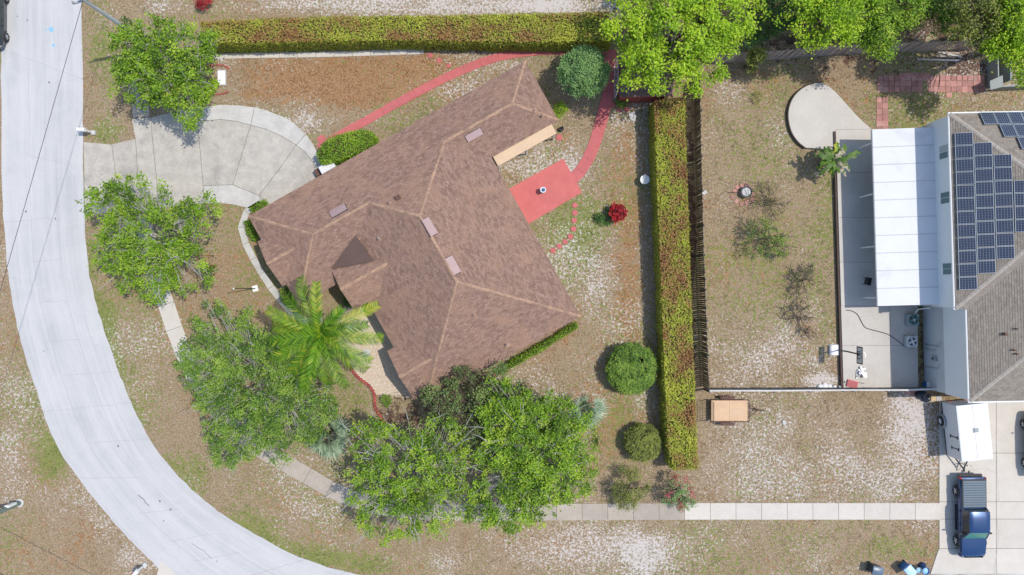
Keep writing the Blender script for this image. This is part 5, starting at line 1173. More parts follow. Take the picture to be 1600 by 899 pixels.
for s in (-1, 1):
    for y in (-1.72, 1.78):
        wheel(pk, s * .80, y, .385, .27, M_alloy)
        put('wheel_arch', MB().tube([(s * .925, y + .47 * math.cos(a), .40 + .47 * math.sin(a)) for a in np.linspace(-.1, math.pi + .1, 13)], .04, 5), M_trim, pk)
    put('headlight', MB().box((s * .62, 2.66, .84), (.30, .16, .16)), M_lampclear, pk, bevel=.03); put('tail_light', MB().box((s * .86, -2.74, .86), (.12, .14, .34)), M_lampred, pk, bevel=.03)
    mr = put('wing_mirror', MB().box((s * 1.06, 1.05, 1.12), (.22, .12, .16)), M_trim, pk, bevel=.03); put('arm', MB().tube([(s * .88, 1.05, 1.06), (s * 1.0, 1.05, 1.1)], .025, 5), M_trim, mr)
    put('running_board', MB().box((s * .91, .1, .40), (.12, 1.8, .05)), M_trim, pk)
    for y in (-.3, .62): put('door_handle', MB().box((s * .945, y - .18, .93), (.03, .17, .035)), M_trim, pk)
put('front_bumper', MB().loft([ring(y, [(0, .45), (w, .45), (w, .66), (0, .68)]) for y, w in ((2.62, .90), (2.80, .84), (2.88, .64))]), M_blue, pk, smooth=40)
put('grille', MB().box((0, 2.80, .76), (.95, .06, .14)), M_black, pk); put('rear_bumper', MB().box((0, -2.88, .58), (1.70, .16, .18)), M_trim, pk, bevel=.04)
put('wiper', MB().tube([(-.5, 1.34, 1.11), (.05, 1.22, 1.17)], .012, 4), M_black, pk); put('wiper', MB().tube([(.1, 1.36, 1.11), (.62, 1.22, 1.17)], .012, 4), M_black, pk)
put('hitch', MB().box((0, -3.02, .48), (.08, .26, .08)), M_black, pk)
for x in (-.45, .45): put('hood_crease', MB().tube([(x, 1.5, 1.062), (x * .9, 2.5, 1.015)], .014, 4), M_blue, pk)

def sedan(label, loc, rot, paint, name='parked_car'):
    t = local_thing(name, label, 'car', loc, rot)
    put('body', MB().loft([ring(y, prof(w, zt, zb)) for y, w, zt, zb in ((-2.30, .66, .80, .5), (-2.18, .80, .92, .38), (-1.5, .88, .98, .28), (0, .89, .96, .28), (1.2, .88, .94, .28), (1.9, .84, .84, .32), (2.2, .74, .72, .38), (2.3, .55, .62, .45))]), paint, t, smooth=45)
    greenhouse(t, -1.72, 1.25, -1.0, .35, .78, .60, .96, 1.42, paint, M_glass, 'car_roof')
    for s in (-1, 1):
        for y in (-1.35, 1.38):
            wheel(t, s * .78, y, .33, .21, M_alloy); put('wheel_arch', MB().tube([(s * .875, y + .39 * math.cos(a), .34 + .39 * math.sin(a)) for a in np.linspace(-.1, math.pi + .1, 11)], .022, 5), M_trim, t)
        put('headlight', MB().box((s * .6, 2.12, .66), (.26, .2, .12)), M_lampclear, t, bevel=.03); put('tail_light', MB().box((s * .66, -2.17, .80), (.26, .12, .14)), M_lampred, t, bevel=.03)
        put('wing_mirror', MB().box((s * .98, .78, 1.0), (.18, .10, .12)), paint, t, bevel=.03)
        for y in (-.55, .35): put('door_handle', MB().box((s * .895, y, .82), (.025, .16, .03)), M_trim, t)
    return t
sedan('pale sage green car beside the white cargo trailer on the driveway', ((1593.5 - 800) / PPM + .88, (449.5 - 697) / PPM + .25, .05), 0.03, plain('sage_paint', (0.46, 0.48, 0.38), .3, .2, .5, .6))
sedan('dark grey car standing at the verge across the street', ((3 - 800) / PPM * .985 - .86, (449.5 - 30) / PPM, .0), math.pi, plain('charcoal_paint', (0.04, 0.05, 0.055), .3, .3, .5, .6))

# white cargo trailer
tz = 2.35; c4 = [W(1495, 633, tz), W(1542.5, 632, tz), W(1551, 718, tz), W(1504, 719.5, tz)]
ctr = sum(c4, Vector()) / 4; drn = ((c4[3] - c4[0]) + (c4[2] - c4[1])).normalized(); rot = math.atan2(drn.y, drn.x) + math.pi / 2
Lt = (c4[3] - c4[0]).length; Wt = (c4[1] - c4[0]).length
ct = local_thing('cargo_trailer', 'white enclosed cargo trailer parked behind the blue pickup truck', 'trailer', (ctr.x, ctr.y, 0.05), rot)
# local frame: -y is the tongue end
hx, hy = Wt / 2, Lt / 2
M_trailer_side = M_whitemetal
put('body', MB().box((0, 0, 1.36), (2 * hx, 2 * hy, 1.80)), M_whitemetal, ct, bevel=.02)
put('roof', MB().loft([ring(y, [(0, 2.265), (hx + .012, 2.265), (hx + .012, 2.29), (hx * .9, 2.315), (0, 2.335)]) for y in np.linspace(-hy - .012, hy + .012, 4)]), M_whitemetal, ct, smooth=30)
put('roof_seam', MB().box((0, 0, 2.338), (.035, 2 * hy - .1, .012)), M_rail, ct); 
for s in (-1, 1): put('roof_trim', MB().box((s * (hx + .02), 0, 2.24), (.03, 2 * hy + .06, .07)), M_alu, ct)
rv = put('roof_vent', MB().box((.06, .15, 2.375), (.36, .36, .09)), M_whitemetal, ct, bevel=.03); put('lid', MB().box((.06, .15, 2.435), (.28, .28, .03)), M_greybox, rv, bevel=.01)
for s in (-1, 1):
    wheel(ct, s * (hx + .08), .55, .33, .20, M_white, 6)
    put('fender', MB().tube([(s * (hx + .09), .55 + .45 * math.cos(a), .34 + .45 * math.sin(a)) for a in np.linspace(0, math.pi, 9)], .07, 6), M_greybox, ct)
    put('skirt', MB().box((s * (hx - .03), 0, .40), (.05, 2 * hy - .1, .12)), M_black, ct)
for dy in (-.35, -1.15):
    put('door_latch', MB().box((-hx - .02, dy, 1.6), (.04, .05, .9)), M_black, ct)
    for z in (1.2, 2.0): put('hinge', MB().box((-hx - .03, dy, z), (.05, .2, .06)), M_black, ct)
put('door_line', MB().box((-hx - .004, -.75, 1.38), (.012, .95, 1.6)), M_whitemetal, ct)
tg = put('tongue', MB().tube([(-hx * .62, -hy, .48), (0, -hy - 1.05, .48), (0, -hy - 1.25, .5)], .05, 6).tube([(hx * .62, -hy, .48), (0, -hy - 1.04, .48)], .05, 6), M_black, ct)
put('jack', MB().tube([(.12, -hy - .75, .05), (.12, -hy - .75, .95)], .04, 7).tube([(.12, -hy - .75, .93), (.34, -hy - .75, .98)], .02, 5), M_steel, ct); put('safety_chain', MB().tube([(.1, -hy - .5, .46), (.25, -hy - .95, .2), (.08, -hy - 1.25, .45)], .018, 5), M_black, ct)
for x in (-.55, .55): put('tail_light', MB().box((x, hy + .012, .62), (.2, .03, .1)), M_lampred, ct)

# flat utility trailer
M_ply = mat('raw_plywood', (0.66, 0.46, 0.29), (0.56, 0.38, 0.24), 2.2, 14, 0.9, 0.06, stain=(0.58, 0.44, 0.32), stain_amt=.5)
b0 = W(1111, 626, .55); b1 = W(1169, 658, .55); uc = ((b0.x + b1.x) / 2, (b0.y + b1.y) / 2)
ut = local_thing('utility_trailer', 'small flat trailer with raw plywood deck and raised mesh ramp beside the hedge', 'trailer', (uc[0], uc[1], 0), 0.0)
bl, bw = (b1.x - b0.x) / 2, (b0.y - b1.y) / 2
put('deck_board', MB().box((-bl / 2 - .0, 0, .53), (bl - .01, 2 * bw, .03)), M_ply, ut); put('deck_board', MB().box((bl / 2, 0, .53), (bl - .01, 2 * bw, .03)), M_ply, ut)
for s in (-1, 1):
    put('side_rail', MB().box((0, s * (bw + .04), .62), (2 * bl + .1, .05, .06)), M_rust, ut); put('chassis_rail', MB().box((0, s * (bw - .1), .44), (2 * bl, .06, .10)), M_rust, ut)
    for x in (-bl, -.4, .4, bl): put('stake', MB().box((x, s * (bw + .04), .53), (.05, .05, .3)), M_rust, ut)
    w_ = put('wheel', MB().lathe([(.16, -.09), (.25, -.09), (.28, -.05), (.28, .05), (.25, .09), (.16, .09)], (0, 0, 0), 18, 'x'), M_rubber, ut, smooth=40)
    w_.rotation_euler = (0, 0, math.pi / 2); w_.location = (-.15, s * (bw + .20), .28)
    put('rim', MB().lathe([(.17, -.05), (.17, .05), (.05, .06)], (0, 0, 0), 14, 'x'), M_rust, w_, smooth=40)
    put('fender', MB().hexa([(-.65, s * (bw + .09), .58), (.35, s * (bw + .09), .58), (.35, s * (bw + .32), .58), (-.65, s * (bw + .32), .58)], [(-.5, s * (bw + .09), .64), (.2, s * (bw + .09), .64), (.2, s * (bw + .32), .64), (-.5, s * (bw + .32), .64)]), M_rust, ut)
put('front_rail', MB().box((bl + .05, 0, .66), (.05, 2 * bw + .1, .06)), M_rust, ut)
rg = put('ramp_gate', MB().tube([(-bl - .05, -bw, .5), (-bl - .1, -bw, 1.7), (-bl - .1, bw, 1.7), (-bl - .05, bw, .5)], .025, 5), M_black, ut)
for k in range(1, 12): y = -bw + 2 * bw * k / 12; put('bar', MB().tube([(-bl - .05, y, .5), (-bl - .1, y, 1.7)], .011, 4), M_black, rg)
for z in (.9, 1.3): put('bar', MB().tube([(-bl - .07, -bw, z), (-bl - .07, bw, z)], .011, 4), M_black, rg)
put('tongue', MB().tube([(bl, -.5, .42), (bl + .75, 0, .42), (bl + 1.0, 0, .42)], .035, 5).tube([(bl, .5, .42), (bl + .74, 0, .42)], .035, 5), M_rust, ut)
put('coupler', MB().box((bl + 1.02, 0, .45), (.24, .1, .1)), M_black, ut); put('jack_stand', MB().tube([(bl + .55, .08, 0), (bl + .55, .08, .75)], .03, 6), M_rust, ut)

# ------------------------------------------------------------------ yard things of the neighbour
def ac_unit(px, py, label, top, fan_white):
    p = W(px, py, .8); t = thing('air_conditioner', label, 'air conditioner', (p.x, p.y, PZ * 0)); z0 = .06
    put('pad', MB().box((p.x, p.y, .03), (1.0, 1.0, .06)), M_stone, t)
    put('case', MB().box((p.x, p.y, .42), (.78, .78, .72)), top, t, bevel=.04)
    for k in range(6):
        put('louvre', MB().box((p.x, p.y, .16 + k * .105), (.80, .80, .035)), M_greybox, t)
    put('fan_ring', MB().tube([(p.x + .33 * math.cos(a), p.y + .33 * math.sin(a), .795) for a in np.linspace(0, 2 * math.pi, 25)], .025, 6, False), fan_white, t, smooth=60)
    put('fan_well', MB().lathe([(.295, 0), (.295, .012)], (p.x, p.y, .782), 20), M_trim, t)
    fb = MB()
    for k in range(4):
        a = k * math.pi / 2 + .4; u = Vector((math.cos(a), math.sin(a), 0)); v = Vector((-u.y, u.x, 0)); c = Vector((p.x, p.y, .80))
        fb.hexa([c + u * .05 - v * .05, c + u * .27 - v * .09, c + u * .27 + v * .09 + Vector((0, 0, .02)), c + u * .05 + v * .05 + Vector((0, 0, .02))], [c + u * .05 - v * .05 + Vector((0, 0, .008)), c + u * .27 - v * .09 + Vector((0, 0, .008)), c + u * .27 + v * .09 + Vector((0, 0, .028)), c + u * .05 + v * .05 + Vector((0, 0, .028))])
    put('fan', fb, fan_white, t)
    put('hub', MB().lathe([(.07, 0), (.07, .05), (.03, .06)], (p.x, p.y, .80), 12), M_white, t)
    for k in range(3): put('guard_ring', MB().tube([(p.x + (.10 + .08 * k) * math.cos(a), p.y + (.10 + .08 * k) * math.sin(a), .85) for a in np.linspace(0, 2 * math.pi, 19)], .006, 4, False), M_steel, t)
    return t
ac_unit(1428, 500, 'grey air conditioner under the white pipe by the block wall', mat('grey_ac_case', (0.36, 0.42, 0.43)), M_shieldgreen)
ac_unit(1426, 534, 'white topped air conditioner beside the green weeds at the block wall', mat('white_ac_case', (0.66, 0.67, 0.66)), M_whitemetal)
a, b = W(1428, 492, .5), N(1502, 484); put('pipe', MB().tube([a, a + Vector((.05, .4, .5)), Vector((b.x - .5, b.y, 2.2))], .045, 7), M_white, nh)

hp = thing('basketball_hoop', 'portable basketball hoop on a white weighted base at the slab edge', 'basketball hoop', W(1304, 547))
p = W(1304, 547); put('base', MB().hexa([p + Vector((-.45, -.42, 0)), p + Vector((.5, -.42, 0)), p + Vector((.5, .42, 0)), p + Vector((-.45, .42, 0))], [p + Vector((-.38, -.3, .32)), p + Vector((.1, -.34, .2)), p + Vector((.1, .34, .2)), p + Vector((-.38, .3, .32))]), M_white, hp, bevel=.05)
put('base_cap', MB().box((p.x + .38, p.y, .2), (.26, .55, .16)), mat('navy_plastic', (.05, .09, .17)), hp, bevel=.04)
put('pole', MB().tube([p + Vector((.2, 0, .1)), p + Vector((.30, 0, 1.6)), p + Vector((.38, -.05, 3.0))], .05, 8), M_black, hp, smooth=50)
bb = p + Vector((.42, -.12, 3.05))
bd = put('backboard', MB().box(bb, (.03, 1.1, .75)), plain('clear_board', (.62, .64, .62), .2), hp)
for dy in (-.55, .55): put('frame', MB().box(bb + Vector((0, dy, 0)), (.06, .07, .82)), M_black, bd)
for dz in (-.38, .38): put('frame', MB().box(bb + Vector((0, 0, dz)), (.06, 1.17, .07)), M_black, bd)
for dy in (-.24, .24): put('target_line', MB().box(bb + Vector((0, dy, -.1)), (.045, .05, .45)), M_black, bd)
for dz in (.12, -.3): put('target_line', MB().box(bb + Vector((0, 0, dz)), (.045, .5, .05)), M_black, bd)
put('hoop', MB().tube([bb + Vector((.28 + .225 * math.cos(a), .225 * math.sin(a), -.25)) for a in np.linspace(0, 2 * math.pi, 19)], .012, 5, False), M_steel, hp)
put('bracket', MB().box(bb + Vector((-.06, .06, -.05)), (.14, .12, .1)), M_black, hp)

jk = thing('plastic_furniture', 'heap of white plastic chair parts lying on the sunny slab', 'furniture', W(1338, 580))
for i in range(6):
    p = W(1331 + R.uniform(0, 20), 577 + R.uniform(0, 9), PZ); a = R.uniform(0, 3.1)
    put('panel' if i % 2 else 'leg', MB().box((p.x, p.y, PZ + .06 + .05 * i), (R.uniform(.35, .6), R.uniform(.08, .32), .05), a), M_white if i != 3 else M_greybox, jk, bevel=.015)
wb = local_thing('wheelbarrow', 'red wheelbarrow lying at the corner of the patio slab', 'wheelbarrow', W(1328, 599), 2.9); wb.scale = (.85, .8, .85)
put('tray', MB().hexa([(-.32, -.2, .28), (.28, -.22, .28), (.28, .22, .28), (-.32, .2, .28)], [(-.48, -.32, .52), (.48, -.34, .52), (.48, .34, .52), (-.48, .32, .52)]), plain('red_tray', (.50, .03, .05), .4), wb, bevel=.04)
put('tray_shade_plate', MB().hexa([(-.36, -.24, .515), (.38, -.26, .515), (.38, .26, .515), (-.36, .24, .515)], [(-.40, -.26, .526), (.42, -.28, .526), (.42, .28, .526), (-.40, .26, .526)]), plain('shaded_red_tray', (.32, .02, .035), .5), wb)  # raised plate; its darker red paints the shaded hollow of the solid tray
put('wheel', MB().lathe([(.1, -.05), (.19, -.05), (.2, 0), (.19, .05), (.1, .05)], (.62, 0, .2), 16, 'x'), M_rubber, wb, smooth=40)
for s in (-1, 1): put('handle', MB().tube([(.62, s * .08, .2), (-.3, s * .24, .3), (-.95, s * .28, .5)], .022, 5), M_black, wb); put('leg', MB().tube([(-.3, s * .22, .3), (-.36, s * .24, 0)], .02, 5), M_black, wb)
for i, (x, y, r) in enumerate(((1281, 606, .22), (1288, 605, .26), (1295, 606, .22), (1303, 606, .17), (1312, 606, .15))):
    p = W(x, y - 1); o = put('white_rock', MB().lathe([(r * .7, 0), (r, .07), (r * .8, .17), (r * .35, .22)], (p.x, p.y, 0), 8), M_white, smooth=60, origin=(p.x, p.y, 0))
    for v in o.data.vertices: v.co *= R.uniform(.88, 1.1)
    tag(o, 'white rock by the grey yard fence, ' + ('fifth', 'fourth', 'third', 'second', 'first')[i] + ' in its row from the red wheelbarrow', 'rock', 'white rocks along the yard fence')
gh = put('garden_hose', MB().tube([W(x, y, PZ + .02) for x, y in smooth_line([(1322, 485), (1330, 486), (1340, 492), (1350, 510), (1360, 515), (1372, 518), (1388, 523), (1400, 531), (1412, 540)], 4)], .025, 5), M_trim); tag(gh, 'black garden hose trailing across the patio slab to the air conditioners', 'hose')
fp = thing('fire_bowl', 'round black fire bowl with pale ash on a ring of pink pavers', 'fire pit', W(1164, 301))
p = W(1164, 301); put('bowl', MB().lathe([(.18, 0), (.3, .18), (.40, .36), (.42, .42), (.36, .42), (.30, .34), (.1, .30)], p, 22), M_black, fp, smooth=50); put('ash', MB().lathe([(.31, .345), (.2, .36), (.05, .37)], p, 14), M_stone, fp, smooth=60); put('poker', MB().tube([p + Vector((-.38, 0, .38)), p + Vector((-1.2, 0, .05))], .018, 5), M_rust, fp)
for k in range(11):
    a = 2 * math.pi * k / 11; r = R.uniform(.55, .8); q_ = p + Vector((math.cos(a) * r - .15, math.sin(a) * r - .1, 0)); put('paver', MB().box((q_.x, q_.y, .025), (.3, .26, .05), a), M_paver, fp)
ch = local_thing('patio_chair', 'black patio chair half under the edge of the white patio cover', 'chair', W(1352, 440, PZ), 1.4); ch.location.z = PZ
put('seat', MB().box((0, 0, .42), (.5, .48, .04)), M_black, ch, bevel=.01); put('backrest', MB().box((0, .25, .72), (.5, .04, .55)), M_black, ch, bevel=.01)
for x in (-.22, .22):
    for y in (-.2, .22): put('leg', MB().tube([(x, y, 0), (x, y, .42)], .018, 5), M_black, ch)
    put('arm', MB().tube([(x * 1.1, -.2, .42), (x * 1.1, -.2, .62), (x * 1.1, .24, .64)], .018, 5), M_black, ch)
cb = local_thing('storage_box', 'blue and white storage box in the corner of the grey fence and house', 'box', W(1449, 601), .05)
put('box', MB().box((0, 0, .3), (.7, .5, .6)), plain('blue_plastic', (.03, .16, .42), .5), cb, bevel=.03); put('lid', MB().box((-.12, 0, .63), (.5, .52, .06)), M_white, cb, bevel=.02)
def sack(px, py, r, label, m_, seed):
    rr = random.Random(seed); p = W(px, py); n = 10; vs = []
    o = put('refuse_sack', MB().lathe([(r * .8, 0), (r * 1.05, r * .3), (r, r * .8), (r * .55, r * 1.25), (r * .12, r * 1.4), (r * .2, r * 1.55)], (p.x, p.y, 0), 11), m_, smooth=70)
    for v in o.data.vertices: v.co.x += rr.gauss(0, r * .09); v.co.y += rr.gauss(0, r * .09)
    tag(o, label, 'sack')
M_sack = plain('black_sack', (.03, .035, .05), .3)
sack(1438, 616, .36, 'dark refuse sack outside the grey fence next to the sandstone blocks', M_sack, 3); sack(1446, 622, .30, 'smaller dark refuse sack leaning against the larger one outside the grey fence', M_sack, 4)
M_sandstone = mat('sandy_block', (.62, .48, .28), (.52, .38, .2), 3, 14, .9, .15)
for i, (x, y, w_, d_) in enumerate(((1456, 622, 9, 8), (1465, 622, 9, 8))):
    p = W(x, y); tag(put('stone_block', MB().box((p.x, p.y, .1), (w_ / PPM, d_ / PPM, .2), .1 * i), M_sandstone if i == 0 else M_patio, bevel=.02), ('yellow sandstone block between the refuse sacks and the pale one' if i == 0 else 'pale stone block between the sandstone one and the house wall'), 'block')
def bin_(px, py, rot, body, lid, label, h=1.05):
    p = W(px, py, h); t = local_thing('wheelie_bin', label, 'bin', (p.x, p.y, 0), rot)
    put('body', MB().hexa([(-.24, -.26, .06), (.24, -.26, .06), (.24, .26, .06), (-.24, .26, .06)], [(-.29, -.34, h - .08), (.29, -.34, h - .08), (.29, .34, h - .08), (-.29, .34, h - .08)]), body, t, bevel=.03)
    l = put('lid', MB().loft([ring(y, [(0, h - .08), (.31, h - .08), (.31, h - .03), (.2, h + z), (0, h + z + .02)]) for y, z in ((-.37, -.02), (-.2, .03), (.2, .04), (.36, .01))]), lid, t, smooth=40)
    put('handle', MB().tube([(-.25, .38, h - .1), (.25, .38, h - .1)], .025, 6), body, t)
    for s in (-1, 1): put('wheel', MB().lathe([(.05, -.03), (.11, -.03), (.11, .03), (.05, .03)], (s * .27, .26, .11), 12, 'x'), M_rubber, t)
bin_(1372, 893, 1.35, plain('dark_bin', (.035, .05, .07), .45), plain('slate_lid', (.10, .15, .21), .35), 'dark slate wheelie bin alone on the verge near the driveway')
bin_(1423, 893, .7, plain('blue_bin', (.01, .13, .42), .4), plain('pale_blue_lid', (.45, .66, .80), .35), 'bright blue wheelie bin with pale lid at the driveway mouth')
def tub(px, py, r, h, body, label):
    p = W(px, py, h); t = thing('refuse_tub', label, 'tub', (p.x, p.y, 0)); put('body', MB().lathe([(r * .8, 0), (r, h * .95), (r * 1.05, h), (r * .9, h), (r * .8, h * .8)], (p.x, p.y, 0), 16), body, t, smooth=50); put('lid', MB().lathe([(r * .85, h * .86), (r * .4, h * .93), (r * .1, h * .97)], (p.x, p.y, 0), 16), plain('sky_blue_lid', (.30, .55, .75), .4), t, smooth=50)
tub(1436, 892, .22, .7, plain('grey_tub', (.22, .25, .26), .5), 'grey round tub squeezed between the blue bin and the blue tub'); tub(1447, 893, .26, .7, plain('navy_tub', (.02, .10, .28), .4), 'round blue tub at the corner of the driveway mouth')
sack(1440, 884, .25, 'navy blue refuse sack behind the tubs at the driveway mouth', plain('navy_sack', (.02, .05, .14), .3), 5)

# ------------------------------------------------------------------ front garden things
def mailbox(px, py, rot, label, dark):
    t = local_thing('mailbox', label, 'mailbox', W(px, py), rot)
    put('post', MB().box((0, 0, .55), (.11, .11, 1.1)), M_white, t); bx = put('box', MB().loft([ring(y, [(0, 1.08), (.14, 1.08), (.14, 1.22), (.10, 1.31), (0, 1.34)]) for y in (-.05, .48)]), M_white if not dark else M_white, t, smooth=40)
    put('door', MB().box((0, .49, 1.19), (.26, .02, .2)), M_black if dark else M_white, bx); put('flag', MB().box((.155, .3, 1.3), (.015, .05, .18)), M_lampred, bx); put('planter', MB().box((0, -.06, .1), (.3, .3, .2)), M_stone, t)
mailbox(146, 208, math.radians(88), 'white mailbox on a post at the street edge near the driveway apron', False); mailbox(227, 883, math.radians(140), 'white mailbox on the sandy verge across the street bend', True)
fl = thing('garden_pole', 'thin dark pole on a white square foot in the front lawn', 'pole', W(399, 451))
p = W(399, 451); put('foot', MB().box((p.x, p.y, .03), (.4, .42, .06), .25), M_white, fl, bevel=.01); put('pole', MB().tube([p, p + Vector((0, 0, 2.2)), p + Vector((0, 0, 4.25))], [.035, .03, .022], 7), M_black, fl, smooth=50); put('finial', MB().lathe([(.02, 0), (.055, .04), (.055, .09), (.01, .13)], p + Vector((0, 0, 4.25)), 10), M_white, fl, smooth=60)
us = thing('utility_slab', 'white concrete utility cover with red edging bricks beside the bright green tree', 'utility cover', W(347, 122))
p = W(347, 122); put('slab', MB().box((p.x, p.y, .05), (.62, 1.1, .1)), M_stone, us, bevel=.02); put('cover', MB().box((p.x, p.y, .115), (.5, .95, .03)), M_white, us)
for a0, a1, cy in ((.6, 2.5, 112), (3.8, 5.6, 138)):
    for a in np.linspace(a0, a1, 7): c = W(340 + 22 * math.cos(a) * .9, cy - 10 * math.sin(a)); put('brick', MB().box((c.x, c.y, .05), (.2, .1, .1), a + math.pi / 2), M_brick, us)
gb = local_thing('utility_cabinet', 'white metal cabinet between the oval hedge and the garage eave', 'cabinet', W(511, 261, 1.2), ang); gb.location.z = .0
put('cabinet', MB().box((0, 0, .62), (1.05, .5, 1.15)), M_whitemetal, gb, bevel=.02); put('lid', MB().box((0, 0, 1.21), (1.1, .55, .04)), M_whitemetal, gb, bevel=.01); put('plinth', MB().box((0, 0, .03), (1.1, .55, .06)), M_stone, gb); put('door', MB().box((0, .26, .62), (.9, .02, .95)), M_greybox, gb)
gk = local_thing('dark_bin', 'dark square bin at the end of the white metal cabinet', 'bin', W(498, 269, .6), ang); gk.location.z = .05
put('body', MB().hexa([(-.2, -.2, 0), (.2, -.2, 0), (.2, .2, 0), (-.2, .2, 0)], [(-.24, -.24, .6), (.24, -.24, .6), (.24, .24, .6), (-.24, .24, .6)]), M_trim, gk, bevel=.02); put('lid', MB().box((0, 0, .62), (.5, .5, .04)), M_rust, gk, bevel=.01)
bb_ = thing('bird_bath', 'white round bird bath in the shaded strip beside the long hedge', 'bird bath', W(1005, 283))
p = W(1005, 283); put('pedestal', MB().lathe([(.2, 0), (.2, .06), (.09, .12), (.08, .5), (.14, .58)], p, 16), M_white, bb_, smooth=50); put('bowl', MB().lathe([(.14, .56), (.32, .68), (.33, .72), (.28, .72), (.15, .64)], p, 20), M_white, bb_, smooth=50); put('figure', MB().lathe([(.05, .62), (.07, .74), (.04, .84), (.055, .9), (.01, .97)], p + Vector((-.03, .28, 0)), 10), M_white, bb_, smooth=60)
pt = thing('patio_urn', 'small blue and white urn standing on the red patio', 'urn', W(848, 299)); pt.location.z = .065
p = W(848, 299); p.z = .065; put('base', MB().lathe([(.17, 0), (.15, .06), (.08, .12), (.09, .4)], p, 14), M_trim, pt, smooth=50); put('bowl', MB().lathe([(.1, .4), (.2, .55), (.21, .62), (.16, .62), (.08, .52)], p, 16), plain('urn_white', (.62, .68, .74), .3), pt, smooth=50); put('ball', MB().lathe([(.02, .5), (.09, .56), (.1, .62), (.02, .7)], p, 12), plain('urn_blue', (.05, .12, .25), .3), pt, smooth=60)
st = put('flat_rock', MB().prism([(W(988 + x, 183 + y).x, W(988 + x, 183 + y).y) for x, y in ((-5, -7), (4, -8), (6, -1), (4, 7), (-2, 6), (-6, 0))], 0, .09), M_stone, bevel=.02); tag(st, 'pale flat rock at the top of the shaded hedge strip', 'rock')
dv = thing('downspout_pot', 'dark slim pot at the tan porch corner of the brown roofed house', 'pot', W(877, 203)); p = W(877, 203); put('pot', MB().lathe([(.12, 0), (.17, .2), (.16, .38), (.13, .38), (.1, .3)], p, 12), M_trim, dv, smooth=50); put('stem', MB().tube([p + Vector((0, 0, .2)), p + Vector((.05, .1, .9))], .03, 5), M_trim, dv)
for i, (x, y) in enumerate(((1225, 660), (1101, 301))):
    p = W(x, y); o = put('pale_litter', MB().prism([(p.x + .2 * math.cos(a) * R.uniform(.5, 1.1), p.y + .2 * math.sin(a) * R.uniform(.5, 1.1)) for a in np.linspace(0, 6.28, 8)[:-1]], 0, .06), M_stone); tag(o, ('crumpled pale scrap on the lawn past the plywood trailer' if i == 0 else 'small pale scrap beside the dark picket fence'), 'litter')

# ------------------------------------------------------------------ poles and wires
M_pole = mat('concrete_pole', (.44, .47, .48), (.36, .38, .39), 2, 14, .8, .1); M_greenpole = mat('grey_green_pole', (.20, .26, .23), (.14, .18, .16), 2, 14, .7, .05)
up = thing('utility_pole', 'tall grey utility pole rising out of the bright green tree by the street', 'utility pole', W(247, 78)); p = W(247, 78)
put('pole', MB().tube([p - Vector((0, 0, .2)), p + Vector((0, 0, 5)), p + Vector((0, 0, 10.2))], [.15, .13, .10], 10), M_pole, up, smooth=50); put('crossarm', MB().box(p + Vector((0, 0, 9.5)), (1.4, .1, .12), .3), M_pole, up)
for s in (-1, 0, 1): put('insulator', MB().lathe([(.04, 0), (.07, .05), (.03, .12), (.06, .16), (.02, .22)], p + Vector((s * .6 * math.cos(.3), s * .6 * math.sin(.3), 9.56)), 8), M_greybox, up)
sp_ = thing('street_light', 'grey green street light pole at the far verge of the street bend', 'street light', W(31, 786)); q_ = W(31, 786)
put('pole', MB().tube([q_ - Vector((0, 0, .2)), q_ + Vector((0, 0, 4)), q_ + Vector((0, 0, 8.5))], [.17, .14, .10], 10), M_greenpole, sp_, smooth=50); put('base', MB().lathe([(.3, 0), (.3, .06), (.22, .08)], q_, 12), M_stone, sp_); put('service_box', MB().box(q_ + Vector((.06, .16, 1.1)), (.3, .16, .9)), M_white, sp_, bevel=.02)
put('arm', MB().tube([q_ + Vector((0, 0, 8.3)), q_ + Vector((.9, .5, 8.8)), q_ + Vector((1.8, 1.0, 8.9))], .05, 6), M_greenpole, sp_); put('lamp_head', MB().box(q_ + Vector((2.0, 1.1, 8.88)), (.6, .25, .12), .5), M_greybox, sp_, bevel=.03)
def wire(p, q, sag, r, label):
    p, q = Vector(p), Vector(q); pts = [p.lerp(q, t) - Vector((0, 0, sag * 4 * t * (1 - t))) for t in np.linspace(0, 1, 25)]
    tag(put('overhead_wire', MB().tube(pts, r, 5), plain('wire_black', (.02, .02, .02), .6)), label, 'wire')
wire(p + Vector((0, 0, 9.6)), (-40.6, -34.0, 8.8), .25, .016, 'black overhead wire crossing the street from the utility pole')
wire(q_ + Vector((0, 0, 8.2)), (-14.9, -25.8, 8.0), .2, .022, 'black overhead wire running off from the street light pole along the verge')

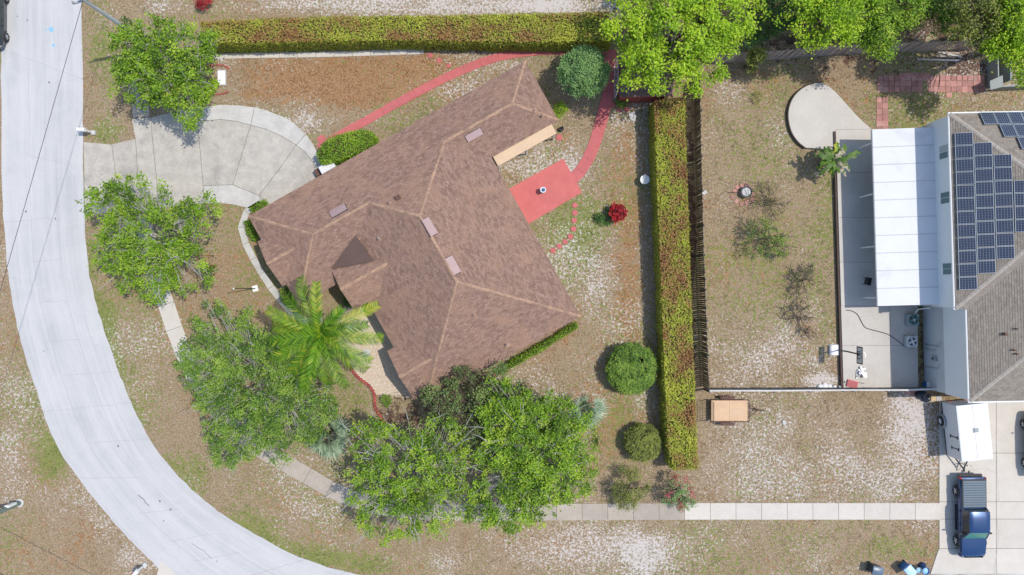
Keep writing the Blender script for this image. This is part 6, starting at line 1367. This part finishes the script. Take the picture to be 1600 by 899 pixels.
# ------------------------------------------------------------------ grass
N_T = 170000
X = NR.uniform(-38.5, 38.5, N_T); Y = NR.uniform(-22.5, 22.5, N_T)
keep = np.ones(N_T, bool)
for poly in PAVED:
    a = np.array([p[:2] for p in poly]); k = (X > a[:, 0].min()) & (X < a[:, 0].max()) & (Y > a[:, 1].min()) & (Y < a[:, 1].max())
    ii = np.where(k)[0]
    if len(ii): keep[ii[inside(poly, X[ii], Y[ii])]] = False
for u0, u1, v0, v1 in ((5, 491, 5, 101), (103, 371, 5, 385), (5, 110, 5, 155)):
    poly = [tuple(H(*q))[:2] for q in ((u0, v0), (u1, v0), (u1, v1), (u0, v1))]; keep &= ~inside(poly, X, Y)
poly = [tuple(N(*q))[:2] for q in wp]; keep &= ~inside(poly, X, Y)
X, Y = X[keep], Y[keep]; A = zone_fields(X, Y)
rng = NR
pr = np.clip(1.05 - np.clip(A['s'], 0, .8) * 0.8 - np.clip(A['m'], 0, 1) * 0.9, 0.08, 1) * np.clip(1.7 * vnoise(X, Y, 2.2, 61) - .25, 0.05, 1)
k = rng.random(len(X)) < pr; X, Y = X[k], Y[k]; A = {q: v[k] for q, v in A.items()}
n = len(X); nb = 3
P0 = np.repeat(np.stack([X, Y, np.full(n, -0.01)], -1), nb, 0); az = rng.uniform(0, 6.28, n * nb); ln = rng.uniform(.06, .16, n * nb); lean = rng.uniform(.5, 1.1, n * nb)
d = np.stack([np.cos(az) * lean, np.sin(az) * lean, np.full(n * nb, .62)], -1); s = np.stack([-np.sin(az), np.cos(az), np.zeros(n * nb)], -1) * rng.uniform(.012, .026, n * nb)[:, None]
V = np.stack([P0 - s, P0 + s, P0 + d * ln[:, None]], 1).reshape(-1, 3)
g = np.clip(0.37 + 1.0 * (A['g'] - .22) - 0.55 * (A['r'] - .1) + 0.16 * rng.normal(size=n), 0, 1)
lawn = link('lawn_grass', raw_mesh('lawn_grass', V, np.arange(3 * n * nb).reshape(-1, 3), np.repeat(g, nb), LM['grass']), kind='stuff')
lawn['label'] = 'short dry tan and green grass growing over the sandy ground'; lawn['category'] = 'grass'
